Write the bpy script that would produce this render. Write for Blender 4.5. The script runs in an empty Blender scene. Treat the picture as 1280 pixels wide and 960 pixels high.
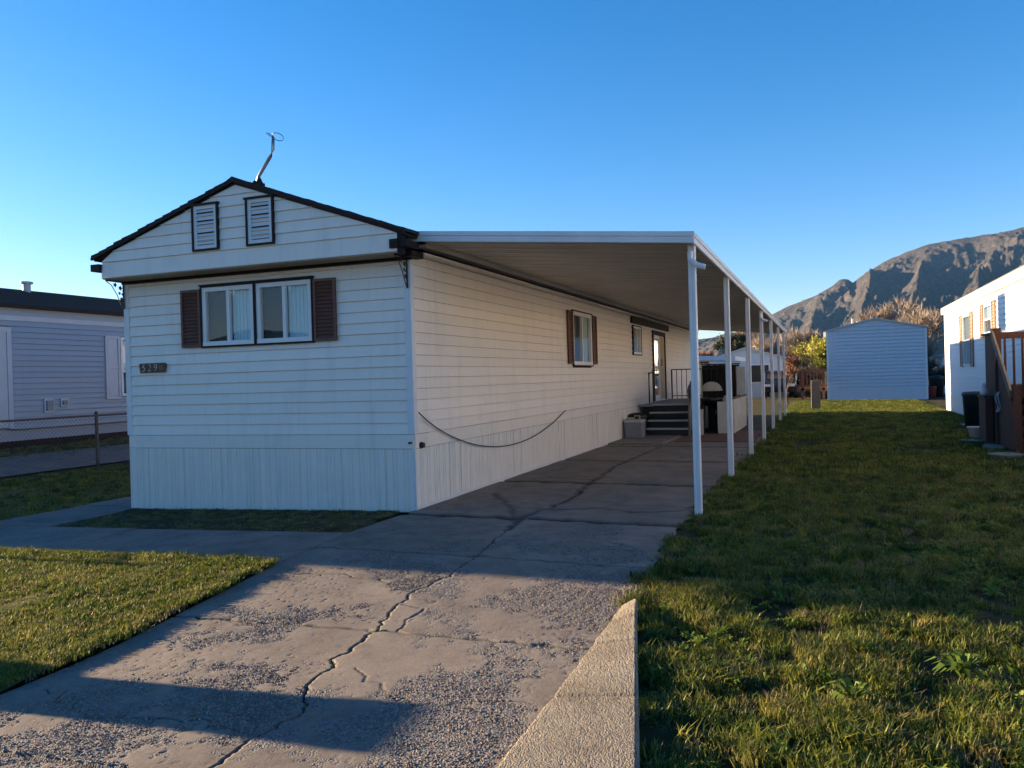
import bpy, bmesh, math, random
import numpy as np
from mathutils import Vector, Matrix, noise
rnd = random.Random(7)
S = bpy.context.scene
C = S.collection
R = math.radians

# ------------------------------------------------------------------ camera
F, YAW, PIT, ROL = 1024.83, 0.363746, -0.006236, -0.028625
CAM = np.array([4.44618, -8.44687, 1.47982])
fw = np.array([-math.sin(YAW)*math.cos(PIT), math.cos(YAW)*math.cos(PIT), math.sin(PIT)])
rt = np.array([math.cos(YAW), math.sin(YAW), 0.0]); up0 = np.cross(rt, fw)
rv = math.cos(ROL)*rt+math.sin(ROL)*up0; uv = -math.sin(ROL)*rt+math.cos(ROL)*up0
cd = bpy.data.cameras.new('camera'); cam = bpy.data.objects.new('camera', cd); C.objects.link(cam)
cd.sensor_width = 36; cd.lens = F/1280*36; cd.clip_end = 30000; cd.clip_start = .05
cam.matrix_world = Matrix(((rv[0], uv[0], -fw[0], CAM[0]), (rv[1], uv[1], -fw[1], CAM[1]), (rv[2], uv[2], -fw[2], CAM[2]), (0, 0, 0, 1)))
S.camera = cam
S.render.resolution_x, S.render.resolution_y = 1024, 768

# ------------------------------------------------------------------ light
SUN_EL, SUN_AZ = R(9.6), R(1.2)          # the sun stands to the left (-x), a little beyond the front wall
sd = Vector((-math.cos(SUN_AZ)*math.cos(SUN_EL), math.sin(SUN_AZ)*math.cos(SUN_EL), math.sin(SUN_EL)))
ld = bpy.data.lights.new('sun', 'SUN'); ld.energy = 5.0; ld.angle = R(.53); ld.color = (1, .73, .45)
sun = bpy.data.objects.new('sun', ld); C.objects.link(sun); sun.rotation_euler = sd.to_track_quat('Z', 'Y').to_euler()
W = bpy.data.worlds.new('World'); S.world = W; W.use_nodes = True
nt = W.node_tree; bgn = nt.nodes['Background']
sky = nt.nodes.new('ShaderNodeTexSky'); sky.sky_type = 'NISHITA'; sky.sun_disc = False
sky.sun_elevation = SUN_EL; sky.sun_rotation = math.atan2(sd.x, sd.y)
sky.air_density = 1.0; sky.dust_density = .5; sky.ozone_density = 2.2; sky.altitude = 1300
hsv = nt.nodes.new('ShaderNodeHueSaturation'); hsv.inputs['Saturation'].default_value = 1.38
nt.links.new(sky.outputs[0], hsv.inputs['Color']); tnt = nt.nodes.new('ShaderNodeMix'); tnt.data_type = 'RGBA'; tnt.blend_type = 'MULTIPLY'; tnt.inputs['Factor'].default_value = 1; tnt.inputs[7].default_value = (1.14, .94, 1.06, 1)
nt.links.new(hsv.outputs[0], tnt.inputs[6]); nt.links.new(tnt.outputs[2], bgn.inputs[0]); bgn.inputs[1].default_value = .0585
S.view_settings.view_transform = 'Standard'; S.view_settings.look = 'None'
S.view_settings.exposure = 2.25; S.view_settings.gamma = 1

# ------------------------------------------------------------------ helpers
def tag(o, label=None, cat=None, group=None, kind=None):
    if label: o['label'] = label
    if cat: o['category'] = cat
    if group: o['group'] = group
    if kind: o['kind'] = kind
    return o

def thing(name, loc, label, cat, group=None):
    o = bpy.data.objects.new(name, None); C.objects.link(o); o.location = loc; o.empty_display_size = .2
    return tag(o, label, cat, group)

def adopt(o, parent):
    if parent is not None:
        o.parent = parent
        l = parent.location if parent.type == 'EMPTY' else Vector((0, 0, 0))
        o.matrix_parent_inverse = Matrix.Translation(-l)
    return o

class MB:
    def __init__(s): s.v = []; s.f = []; s.mi = []
    def add(s, vs, fs, mi=0):
        n = len(s.v); s.v += [tuple(map(float, p)) for p in vs]; s.f += [tuple(i+n for i in f) for f in fs]; s.mi += [mi]*len(fs); return s
    def ring2(s, a, b, mi=0, cap=True):
        n = len(a); fs = [(i, (i+1) % n, n+(i+1) % n, n+i) for i in range(n)]
        if cap: fs += [tuple(range(n-1, -1, -1)), tuple(range(n, 2*n))]
        return s.add(list(a)+list(b), fs, mi)
    def box(s, x0, x1, y0, y1, z0, z1, mi=0):
        return s.ring2([(x0, y0, z0), (x1, y0, z0), (x1, y1, z0), (x0, y1, z0)], [(x0, y0, z1), (x1, y0, z1), (x1, y1, z1), (x0, y1, z1)], mi)
    def bar(s, a, b, w, h=None, upv=(0, 0, 1), mi=0):
        h = h or w; a = Vector(a); b = Vector(b); d = (b-a).normalized(); u = Vector(upv)
        if abs(d.dot(u)) > .98: u = Vector((0, 1, 0))
        si = d.cross(u).normalized(); u = si.cross(d)
        q = [si*x+u*y for x, y in ((-w/2, -h/2), (w/2, -h/2), (w/2, h/2), (-w/2, h/2))]
        return s.ring2([a+k for k in q], [b+k for k in q], mi)
    def tube(s, pts, r, n=6, mi=0, cap=True):
        pts = [Vector(p) for p in pts]; rs = r if isinstance(r, (list, tuple)) else [r]*len(pts)
        rings = []; d0 = None
        for i, p in enumerate(pts):
            d = (pts[min(i+1, len(pts)-1)]-pts[max(i-1, 0)]).normalized()
            u = Vector((0, 0, 1)) if abs(d.z) < .95 else Vector((1, 0, 0))
            a = d.cross(u).normalized(); b = a.cross(d)
            rings.append([p+(a*math.cos(t)+b*math.sin(t))*rs[i] for t in [2*math.pi*k/n for k in range(n)]])
        vs = [q for rg in rings for q in rg]; fs = []
        for i in range(len(pts)-1):
            for k in range(n): fs.append((i*n+k, i*n+(k+1) % n, (i+1)*n+(k+1) % n, (i+1)*n+k))
        if cap: fs += [tuple(range(n-1, -1, -1)), tuple(range((len(pts)-1)*n, len(pts)*n))]
        return s.add(vs, fs, mi)
    def lathe(s, c, prof, n=16, mi=0):
        c = Vector(c)
        vs = [c+Vector((r*math.cos(2*math.pi*k/n), r*math.sin(2*math.pi*k/n), z)) for r, z in prof for k in range(n)]
        fs = [(i*n+k, i*n+(k+1) % n, (i+1)*n+(k+1) % n, (i+1)*n+k) for i in range(len(prof)-1) for k in range(n)]
        fs += [tuple(range(n-1, -1, -1)), tuple(range((len(prof)-1)*n, len(prof)*n))]
        return s.add(vs, fs, mi)
    def build(s, name, m, parent=None, kind=None, smooth=False, label=None, bevel=0):
        me = bpy.data.meshes.new(name); me.from_pydata(s.v, [], s.f)
        for x in (m if isinstance(m, (list, tuple)) else [m]): me.materials.append(x)
        if any(s.mi): me.polygons.foreach_set('material_index', s.mi)
        bm = bmesh.new(); bm.from_mesh(me); bmesh.ops.recalc_face_normals(bm, faces=bm.faces)
        if bevel: bmesh.ops.bevel(bm, geom=list(bm.edges), offset=bevel, segments=1, affect='EDGES')
        bm.to_mesh(me); bm.free()
        if smooth: me.polygons.foreach_set('use_smooth', [True]*len(me.polygons))
        o = bpy.data.objects.new(name, me); C.objects.link(o); adopt(o, parent)
        if kind: o['kind'] = kind
        if label: o['label'] = label
        return o

def box(name, m, parent, *a, **k): return MB().box(*a).build(name, m, parent, **k)

def np_mesh(name, co, faces, m, parent=None, smooth=True, kind=None):
    me = bpy.data.meshes.new(name); co = np.asarray(co, np.float32); faces = np.asarray(faces, np.int32)
    me.vertices.add(len(co)); me.vertices.foreach_set('co', co.ravel())
    k = faces.shape[1]
    me.loops.add(faces.size); me.loops.foreach_set('vertex_index', faces.ravel())
    me.polygons.add(len(faces)); me.polygons.foreach_set('loop_start', np.arange(0, faces.size, k, dtype=np.int32))
    me.polygons.foreach_set('loop_total', np.full(len(faces), k, np.int32))
    me.update(calc_edges=True); me.validate()
    me.polygons.foreach_set('use_smooth', [smooth]*len(faces))
    me.materials.append(m)
    o = bpy.data.objects.new(name, me); C.objects.link(o); adopt(o, parent)
    if kind: o['kind'] = kind
    return o

def grid_faces(ny, nx):
    i = np.arange(ny-1)[:, None]*nx+np.arange(nx-1)[None, :]
    return np.stack([i, i+1, i+nx+1, i+nx], -1).reshape(-1, 4)

# ------------------------------------------------------------------ materials
class N:
    def __init__(s, name):
        s.m = bpy.data.materials.new(name); s.m.use_nodes = True; s.t = s.m.node_tree; s.b = s.t.nodes['Principled BSDF']; s.o = s.t.nodes['Material Output']
        s.tc = s.t.nodes.new('ShaderNodeNewGeometry').outputs['Position']
    def n(s, typ, **kw):
        x = s.t.nodes.new(typ)
        for k, v in kw.items(): setattr(x, k, v)
        return x
    def l(s, a, b): s.t.links.new(a, b)
    def map(s, sc=(1, 1, 1)):
        x = s.n('ShaderNodeMapping'); x.inputs['Scale'].default_value = sc; s.l(s.tc, x.inputs[0]); return x.outputs[0]
    def noise(s, scale, detail=4, rough=.6, vec=None):
        x = s.n('ShaderNodeTexNoise'); x.inputs['Scale'].default_value = scale; x.inputs['Detail'].default_value = detail; x.inputs['Roughness'].default_value = rough
        s.l(vec or s.tc, x.inputs['Vector']); return x.outputs['Fac']
    def ramp(s, fac, stops):
        x = s.n('ShaderNodeValToRGB'); e = x.color_ramp.elements
        while len(e) < len(stops): e.new(.5)
        for i, (p, c) in enumerate(stops): e[i].position = p; e[i].color = (*c, 1)
        s.l(fac, x.inputs[0]); return x.outputs[0]
    def mix(s, fac, a, b, typ='MIX'):
        x = s.n('ShaderNodeMix', data_type='RGBA', blend_type=typ)
        for sock, v in ((x.inputs['Factor'], fac), (x.inputs[6], a), (x.inputs[7], b)):
            if hasattr(v, 'is_output'): s.l(v, sock)
            elif isinstance(v, tuple): sock.default_value = (*v, 1)
            else: sock.default_value = v
        return x.outputs[2]
    def rnd(s): return s.n('ShaderNodeObjectInfo').outputs['Random']
    def bump(s, fac, strength=.3, dist=.01):
        x = s.n('ShaderNodeBump'); x.inputs['Strength'].default_value = strength; x.inputs['Distance'].default_value = dist
        s.l(fac, x.inputs['Height']); s.l(x.outputs[0], s.b.inputs['Normal'])
    def col(s, c):
        if hasattr(c, 'is_output'): s.l(c, s.b.inputs['Base Color'])
        else: s.b.inputs['Base Color'].default_value = (*c, 1)

def mat(name, c, rough=.5, var=.12, scale=3., c2=None, metal=0, bump=0, bscale=60, spec=.5, per=0., stretch=(1, 1, 1)):
    g = N(name); g.b.inputs['Roughness'].default_value = rough; g.b.inputs['Metallic'].default_value = metal
    g.b.inputs['Specular IOR Level'].default_value = spec
    c2 = c2 or tuple(k*(1-var*2) for k in c)
    f = g.noise(scale, 6, .65, g.map(stretch)); out = g.ramp(f, [(.32, c2), (.62, c)])
    if per: out = g.mix(g.rnd(), out, tuple([1-per]*3), 'MULTIPLY') if False else g.mix(1., out, g.ramp(g.rnd(), [(0, (1-per,)*3), (1, (1, 1, 1))]), 'MULTIPLY')
    g.col(out)
    if bump: g.bump(g.noise(bscale, 4, .6), bump, .01)
    return g.m

def siding_mat(name, c, dirt=(.40, .37, .32)):
    g = N(name); g.b.inputs['Roughness'].default_value = .42; g.b.inputs['Specular IOR Level'].default_value = .35
    base = g.mix(1., c, g.ramp(g.rnd(), [(0, (.95, .95, .95)), (1, (1, 1, 1))]), 'MULTIPLY')
    streak = g.noise(1.0, 7, .7, g.map((5, 5, .7)))
    base = g.mix(g.ramp(streak, [(.5, (0, 0, 0)), (.85, (.38, .38, .38))]), base, dirt)
    fine = g.noise(2.2, 8, .75)
    base = g.mix(g.ramp(fine, [(.55, (0, 0, 0)), (.8, (.22, .22, .22))]), base, dirt)
    g.col(base); g.bump(g.noise(18, 3, .5, g.map((1, 1, 4))), .12, .004); return g.m

M = {}
M['siding'] = siding_mat('white_vinyl_siding', (.83, .765, .685))
M['skirt'] = siding_mat('white_metal_skirting', (.81, .75, .675))
M['trim'] = mat('white_trim', (.70, .70, .70), .4, .05)
M['post'] = mat('white_painted_metal', (.72, .72, .72), .35, .06, 2)
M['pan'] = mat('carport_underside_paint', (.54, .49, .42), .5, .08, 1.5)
M['brown'] = mat('dark_brown_metal', (.022, .014, .012), .6, .2, 5, spec=.2)
M['shutter'] = mat('brown_shutter_vinyl', (.15, .058, .036), .55, .12, 6, per=.1)
M['shingle'] = mat('dark_brown_shingles', (.034, .021, .017), .9, .25, 20, bump=.5, bscale=300)
M['black'] = mat('black_paint', (.012, .012, .014), .5, .2, 8)
M['wframe'] = mat('white_window_vinyl', (.74, .74, .74), .35, .04)
M['dim_curtain'] = mat('grey_teal_blind', (.22, .28, .28), .8, .06, 4)
M['curtain'] = mat('pale_curtain', (.50, .66, .68), .8, .06, 4, stretch=(8, 8, .5))
M['screen'] = mat('dark_screen_or_shade', (.05, .05, .048), .8, .15, 40)
M['room'] = mat('dim_room', (.05, .045, .04), .9, .1)
M['metal'] = mat('galvanised_steel', (.42, .42, .43), .4, .12, 8, metal=.8)
M['wood_dark'] = mat('old_brown_wood', (.17, .085, .045), .8, .25, 6, stretch=(1, 1, 6), bump=.3)
M['wood_red'] = mat('red_brown_stained_wood', (.135, .045, .021), .7, .2, 5, stretch=(6, 6, 1), per=.25)
M['wood_pale'] = mat('weathered_pale_wood', (.30, .21, .13), .8, .2, 7, stretch=(6, 6, 1))
M['wood_grey'] = mat('grey_weathered_wood', (.19, .17, .13), .9, .25, 8, stretch=(8, 8, 1), bump=.4)
M['cream'] = mat('cream_paint', (.62, .58, .50), .6, .1)
M['tan'] = mat('tan_paint', (.42, .33, .22), .6, .1)
M['greyplastic'] = mat('grey_plastic', (.22, .24, .26), .5, .08)
M['ltgrey'] = mat('pale_grey_plastic', (.45, .46, .46), .5, .08)
M['rug'] = mat('red_brown_outdoor_rug', (.13, .055, .035), .95, .25, 8)
M['green'] = mat('dark_green_plastic', (.018, .030, .030), .5, .1)
M['red'] = mat('red_paint', (.22, .02, .015), .6, .1)
M['nb_siding'] = siding_mat('blue_grey_siding', (.31, .365, .43), (.25, .28, .32))
M['nb_trim'] = mat('pale_blue_white_trim', (.46, .51, .57), .4, .05)
M['shed_siding'] = siding_mat('pale_blue_siding', (.52, .58, .66))
M['rh_siding'] = siding_mat('bright_white_siding', (.80, .80, .80), (.72, .70, .66))
M['bark'] = mat('grey_brown_bark', (.12, .085, .06), .95, .25, 6, stretch=(3, 3, .6), bump=.5, bscale=25)
M['twig_tan'] = mat('tan_bare_twigs', (.36, .29, .215), .9, .3, .8, c2=(.22, .17, .125))
M['twig_yellow'] = mat('yellow_green_catkins', (.40, .39, .06), .9, .2, .9, c2=(.25, .23, .07))
M['twig_grey'] = mat('grey_olive_brush', (.06, .06, .05), .9, .2, .8, c2=(.03, .03, .03))
M['twig_red'] = mat('rust_red_brush', (.22, .085, .045), .9, .25, .5, c2=(.16, .09, .06))
M['leaf_dark'] = mat('dark_evergreen_foliage', (.035, .05, .025), .9, .25, 1)
M['fence'] = mat('dull_weathered_fence_steel', (.085, .078, .07), .6, .2, 8)
M['stone'] = mat('flat_grey_stone', (.20, .185, .165), .9, .15, 10, bump=.4)

def glass_mat(name='window_glass', tint=(1, 1, 1)):
    g = N(name); t = g.n('ShaderNodeBsdfTransparent'); t.inputs[0].default_value = (*tint, 1)
    gl = g.n('ShaderNodeBsdfGlossy'); gl.inputs['Roughness'].default_value = .02; gl.inputs[0].default_value = (1, 1, 1, 1)
    lw = g.n('ShaderNodeLayerWeight'); pw = g.n('ShaderNodeMath', operation='POWER'); pw.inputs[1].default_value = 4; g.l(lw.outputs['Facing'], pw.inputs[0]); fr = g.n('ShaderNodeMath', operation='MULTIPLY_ADD'); fr.inputs[1].default_value = .8; fr.inputs[2].default_value = .022; g.l(pw.outputs[0], fr.inputs[0])
    mx = g.n('ShaderNodeMixShader'); g.l(fr.outputs[0], mx.inputs[0]); g.l(t.outputs[0], mx.inputs[1]); g.l(gl.outputs[0], mx.inputs[2]); g.l(mx.outputs[0], g.o.inputs[0])
    return g.m
M['glass'] = glass_mat()
M['glass_teal'] = glass_mat('teal_tinted_glass', (.55, .80, .80))

def plant_mat(name, stops, nscale=.8, transl=.35):
    g = N(name); f = g.noise(nscale, 5, .7)
    ad = g.n('ShaderNodeMath', operation='ADD'); ml = g.n('ShaderNodeMath', operation='MULTIPLY_ADD'); ml.inputs[1].default_value = .5; ml.inputs[2].default_value = -.25
    g.l(g.rnd(), ml.inputs[0]); g.l(f, ad.inputs[0]); g.l(ml.outputs[0], ad.inputs[1])
    c = g.ramp(ad.outputs[0], stops); g.col(c); g.b.inputs['Roughness'].default_value = .55; g.b.inputs['Specular IOR Level'].default_value = .25
    tr = g.n('ShaderNodeBsdfTranslucent'); g.l(c, tr.inputs[0]); mx = g.n('ShaderNodeMixShader'); mx.inputs[0].default_value = transl
    g.l(g.b.outputs[0], mx.inputs[1]); g.l(tr.outputs[0], mx.inputs[2]); g.l(mx.outputs[0], g.o.inputs[0]); return g.m
M['grass_l'] = plant_mat('mown_yellow_green_grass', [(.22, (.055, .105, .012)), (.5, (.15, .18, .022)), (.70, (.24, .215, .05)), (.88, (.30, .23, .10))])
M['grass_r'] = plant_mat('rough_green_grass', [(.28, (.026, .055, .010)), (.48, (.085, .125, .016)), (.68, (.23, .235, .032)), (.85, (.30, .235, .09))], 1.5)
M['straw'] = plant_mat('dry_straw', [(.3, (.20, .155, .085)), (.7, (.30, .24, .14))])
M['weed'] = plant_mat('leafy_weed', [(.3, (.07, .13, .018)), (.7, (.15, .20, .03))], 3)

def ground_mat(name, stops, scale=.9, bump=.5):
    g = N(name); f = g.noise(scale, 9, .72); f2 = g.noise(scale*14, 6, .7)
    a = g.n('ShaderNodeMath', operation='MULTIPLY_ADD'); a.inputs[1].default_value = .45; g.l(f2, a.inputs[0])
    b = g.n('ShaderNodeMath', operation='MULTIPLY'); b.inputs[1].default_value = .55; g.l(f, b.inputs[0]); g.l(b.outputs[0], a.inputs[2])
    g.col(g.ramp(a.outputs[0], stops)); g.b.inputs['Roughness'].default_value = .95; g.b.inputs['Specular IOR Level'].default_value = .1
    g.bump(g.noise(40, 6, .7), bump, .03); return g.m
M['soil'] = ground_mat('dry_dirt_and_thin_grass', [(.35, (.055, .045, .028)), (.5, (.075, .07, .03)), (.65, (.12, .095, .06))])
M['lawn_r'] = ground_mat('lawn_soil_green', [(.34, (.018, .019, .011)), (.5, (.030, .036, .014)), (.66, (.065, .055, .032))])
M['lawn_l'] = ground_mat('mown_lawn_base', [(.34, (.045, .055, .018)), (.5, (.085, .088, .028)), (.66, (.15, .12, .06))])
M['strip'] = ground_mat('dead_grass_and_dirt', [(.34, (.030, .024, .016)), (.5, (.055, .042, .028)), (.66, (.09, .07, .045))])

def concrete(name, base, dark, attr=False, fine=1., grain=False):
    g = N(name); f = g.noise(.9, 8, .7); f2 = g.noise(60, 4, .7)
    c = g.ramp(f, [(.3, dark), (.6, base)])
    c = g.mix(1., c, g.ramp(f2, [(.3, (.78, .78, .78)), (.7, (1.08, 1.07, 1.05))]), 'MULTIPLY')
    c = g.mix(1., c, g.ramp(g.rnd(), [(0, (.92, .92, .92)), (1, (1.04, 1.03, 1.02))]), 'MULTIPLY')
    dt = g.noise(3.5, 9, .8); c = g.mix(1., c, g.ramp(dt, [(.36, (.72, .70, .68)), (.5, (1, 1, 1)), (.66, (1.10, 1.10, 1.09))]), 'MULTIPLY')
    sp = g.noise(230, 3, .8); c = g.mix(1., c, g.ramp(sp, [(.3, (.62, .62, .62)), (.5, (1, 1, 1)), (.72, (1.25, 1.24, 1.22))]), 'MULTIPLY')
    h = g.noise(140, 4, .7)
    if grain:
        vo = g.n('ShaderNodeTexVoronoi'); vo.inputs['Scale'].default_value = 120; g.l(g.tc, vo.inputs['Vector']); gm = g.n('ShaderNodeMath', operation='MULTIPLY_ADD'); gm.inputs[1].default_value = -1.6; gm.inputs[2].default_value = 1; g.l(vo.outputs['Distance'], gm.inputs[0]); h = gm.outputs[0]
        c = g.mix(1., c, g.ramp(vo.outputs['Distance'], [(.2, (1.08, 1.07, 1.05)), (.75, (.78, .77, .75))]), 'MULTIPLY')
    if attr:
        at = g.n('ShaderNodeAttribute', attribute_name='agg').outputs['Fac']
        v = g.n('ShaderNodeTexVoronoi'); v.inputs['Scale'].default_value = 95; g.l(g.tc, v.inputs['Vector'])
        pc = g.mix(.75, (.165, .14, .115), v.outputs['Color'], 'OVERLAY')
        hs = g.n('ShaderNodeHueSaturation'); hs.inputs['Saturation'].default_value = .25; hs.inputs['Value'].default_value = .8; g.l(pc, hs.inputs['Color'])
        c = g.mix(at, c, hs.outputs[0])
        cr = g.n('ShaderNodeAttribute', attribute_name='crack').outputs['Fac']
        c = g.mix(cr, c, (.035, .03, .025))
        inv = g.n('ShaderNodeMath', operation='MULTIPLY_ADD'); inv.inputs[1].default_value = -1.2; inv.inputs[2].default_value = 1
        g.l(v.outputs['Distance'], inv.inputs[0])
        mm = g.n('ShaderNodeMath', operation='MULTIPLY'); g.l(inv.outputs[0], mm.inputs[0]); g.l(at, mm.inputs[1])
        ad = g.n('ShaderNodeMath', operation='MULTIPLY_ADD'); ad.inputs[1].default_value = .25; g.l(h, ad.inputs[0]); g.l(mm.outputs[0], ad.inputs[2]); h = ad.outputs[0]
    g.col(c); g.b.inputs['Roughness'].default_value = .9; g.b.inputs['Specular IOR Level'].default_value = .2; g.bump(h, .55 if grain else .85, .007*fine); return g.m
M['drive'] = concrete('worn_concrete', (.245, .215, .185), (.165, .147, .13), True)
M['walk'] = concrete('grey_concrete', (.26, .225, .20), (.185, .16, .145))
M['curb'] = concrete('rough_kerb_concrete', (.31, .285, .24), (.22, .20, .165), fine=1.2, grain=True)

# ------------------------------------------------------------------ terrain
def sm(t): t = np.clip(t, 0, 1); return t*t*(3-2*t)
def T(x, y):
    x = np.asarray(x, float); y = np.asarray(y, float)
    d = np.interp(x, [-5, 0, 3.2, 5], [.25, .23, .08, .05])*np.interp(y, [-7, -5, -4.3, -3.6, -2.4, -1.4], [1.15, 1.05, .95, .66, .18, 0])
    l = np.interp(x, [-30, -11.2, -10.6, -9.5, -8, -5.5, -4.27, 0], [.45, .45, .36, .2, .1, -.1, -.1, 0])
    return l-d
def Tz(x, y): return float(T(x, y))

def sheet(name, xs, ys, m, dz, parent=None, amp=0, kind='structure', inside=None):
    X, Y = np.meshgrid(xs, ys); Z = T(X, Y)+dz
    if amp: Z = Z+np.array([noise.fractal((a*2.4, b*2.4, 3), .8, 2.1, 4) for a, b in zip(X.ravel(), Y.ravel())]).reshape(X.shape)*amp
    fc = grid_faces(len(ys), len(xs)); co = np.stack([X, Y, Z], -1).reshape(-1, 3)
    if inside is not None:
        ctr = co[fc].mean(1); fc = fc[inside(ctr[:, 0], ctr[:, 1])]
        us, inv = np.unique(fc, return_inverse=True); co = co[us]; fc = inv.reshape(fc.shape)
    return np_mesh(name, co, fc, m, parent, kind=kind)

far = [60, 90, 140, 220, 400, 800, 1600, 3200, 7000]
gx = np.array([-v for v in far[::-1]]+list(np.arange(-40, -14, 2))+list(np.arange(-14, 12, .5))+list(np.arange(12, 60, 3))+far)
gy = np.array([-v for v in far[::-1]]+list(np.arange(-40, -10, 3))+list(np.arange(-10, 4, .5))+list(np.arange(4, 60, 2))+far)
sheet('ground', np.unique(gx), np.unique(gy), M['soil'], -.07)

def edge_noise(y, s=0., a=.06): return a*(np.sin(y*2.1+s)+.6*np.sin(y*5.3+1.3*s)+.4*np.sin(y*13+s))
def drive_right(y):   # lawn eats the driveway's right edge beyond the kerb
    y = np.asarray(y, float); return np.where(y > -3.15, 3.13+.5*edge_noise(y), 3.2+.012*np.sin(y*9))
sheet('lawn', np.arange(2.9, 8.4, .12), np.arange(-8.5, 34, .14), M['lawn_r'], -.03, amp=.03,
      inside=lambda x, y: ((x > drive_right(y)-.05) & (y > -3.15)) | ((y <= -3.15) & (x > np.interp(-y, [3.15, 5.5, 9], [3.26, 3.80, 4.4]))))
sheet('lawn', np.arange(-10, .01, .1), np.arange(-8.5, -2.45, .1), M['lawn_l'], .035, amp=.03, inside=lambda x, y: (y < -2.56) & (x < -.02))
sheet('lawn', np.arange(-8, -5.2, .15), np.arange(-1.4, 22, .2), M['lawn_l'], -.03, amp=.01)
sheet('planting_strip', np.arange(-4.14, .0, .1), np.arange(-1.42, .2, .08), M['strip'], -.015, amp=.025, inside=lambda x, y: (x < -.03-.25*np.clip(y+.1, -2, 0)*0-.12*(y+1.4)))

# walkways: slabs are the pieces one can pick apart
def slab(name, x0, x1, y0, y1, m, parent, dz=0.0, th=.09, n=6):
    xs = np.linspace(x0, x1, n); ys = np.linspace(y0, y1, n); b = .008
    mb = MB(); X, Y = np.meshgrid(xs, ys); Z = T(X, Y)+dz
    mb.add(np.stack([X, Y, Z], -1).reshape(-1, 3), [tuple(f) for f in grid_faces(n, n)])
    for pts in ([(x, y0) for x in xs], [(x1, y) for y in ys], [(x, y1) for x in xs[::-1]], [(x0, y) for y in ys[::-1]]):
        for (ax, ay), (bx, by) in zip(pts, pts[1:]):
            za, zb = Tz(ax, ay)+dz, Tz(bx, by)+dz
            mb.add([(ax, ay, za), (bx, by, zb), (bx, by, zb-th), (ax, ay, za-th)], [(0, 3, 2, 1)])
    return mb.build(name, m, parent)
wk = thing('walkway', (-2, -2, 0), None, None); wk['kind'] = 'structure'
for x0, x1 in ((-1.42, -.015), (-2.75, -1.435), (-4.1, -2.765), (-5.2, -4.115), (-6.6, -5.215), (-8.0, -6.615)):
    slab('concrete_slab', x0, x1, -2.55, -1.43, M['walk'], wk, dz=rnd.uniform(-.004, .006))
for k in range(12):
    slab('concrete_slab', -5.2, -4.14, -1.415+k*1.5, .07+k*1.5, M['walk'], wk, dz=rnd.uniform(-.004, .006))

# ------------------------------------------------------------------ driveway
def polyline_dist(px, py, pl):
    d = np.full(px.shape, 9.)
    for (ax, ay), (bx, by) in zip(pl, pl[1:]):
        vx, vy = bx-ax, by-ay; t = np.clip(((px-ax)*vx+(py-ay)*vy)/(vx*vx+vy*vy), 0, 1)
        d = np.minimum(d, np.hypot(px-ax-t*vx, py-ay-t*vy))
    return d
def jag(pl, a, step=.07, seed=1):
    r = random.Random(seed); out = []
    for (ax, ay), (bx, by) in zip(pl, pl[1:]):
        n = max(1, int(math.hypot(bx-ax, by-ay)/step))
        for k in range(n):
            t = k/n; out.append((ax+(bx-ax)*t+r.gauss(0, a), ay+(by-ay)*t+r.gauss(0, a)))
    return out+[pl[-1]]
centre = [(1.95, -8.2), (1.93, -5.69), (1.92, -5.36), (1.97, -5.05), (1.79, -4.71), (1.7, -3.93), (1.58, -3.04), (1.67, -2.67), (1.65, -1.98), (1.5, -1.), (1.39, -.17), (1.52, 1.), (1.35, 2.73), (1.22, 4.5), (1.18, 6.1), (1.3, 8.4)]
centre = jag(jag(centre, .018, .09, 3), .006, .025, 4)
joints = [-5.74, -3.84, -2.06, -.3, 2.6, 5.6, 8.4]
jl = []
for k, jy in enumerate(joints):
    jl.append(jag([(-.1, jy+.06), (1.6, jy), (3.4, jy-.14)], .014 if jy > -5 else .004, .09, 10+k))
extra = [jag([(1.62, -3.35), (1.83, -3.42), (1.86, -3.84)], .012, .06, 31), jag([(2.2, -1.9), (2.5, -1.6), (3.1, -1.55)], .02, .08, 32),
         jag([(1.45, .3), (2.1, .5), (2.5, .3), (3.1, .55)], .02, .1, 33), jag([(.6, 3.2), (1.4, 2.9)], .02, .1, 34), jag([(.25, -5.0), (.9, -5.3), (1.5, -5.2), (1.9, -5.3)], .022, .07, 35), jag([(1.95, -4.5), (2.5, -4.85), (3.1, -4.75)], .022, .07, 36), jag([(1.42, -.4), (.95, .5), (.4, 1.4)], .022, .09, 37), jag([(.1, -2.9), (.7, -2.75), (1.55, -2.95)], .022, .07, 38)]
cx_y = np.array([p[1] for p in centre]); cx_x = np.array([p[0] for p in centre]); o_ = np.argsort(cx_y); cx_y, cx_x = cx_y[o_], cx_x[o_]

def nz(x, y, s, seed=0.): return np.array([noise.noise((a*s, b*s, seed)) for a, b in zip(x.ravel(), y.ravel())]).reshape(x.shape)
def agg_mask(x, y):
    base = nz(x, y, 1.15, 5.2)*.9+nz(x, y, 2.6, 1.7)*.6+nz(x, y, 7., 9.1)*.42+nz(x, y, 24., 4.4)*.30
    bias = np.interp(y, [-7, -5.9, -5.2, -4.6, -2.6, -1.8, 0, 3], [.10, .02, -.02, .0, .03, -.14, -.26, -.5])
    bias = bias+.20*np.exp(-((x-.85)/.6)**2-((y+3.5)/1.0)**2)+.28*np.exp(-((x-2.5)/.7)**2-((y+3.3)/.9)**2)+.25*np.exp(-((x-2.45)/.5)**2-((y+5.0)/.6)**2)-.30*np.exp(-((x-1.75)/.28)**2-((y+4.0)/.9)**2)-.4*np.exp(-((x-.05)/.2)**2)-.35*np.exp(-((x-1.75)/.5)**2-((y+3.0)/.5)**2)
    return np.clip((base+bias+.06)*3.6, 0, 1)

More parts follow.
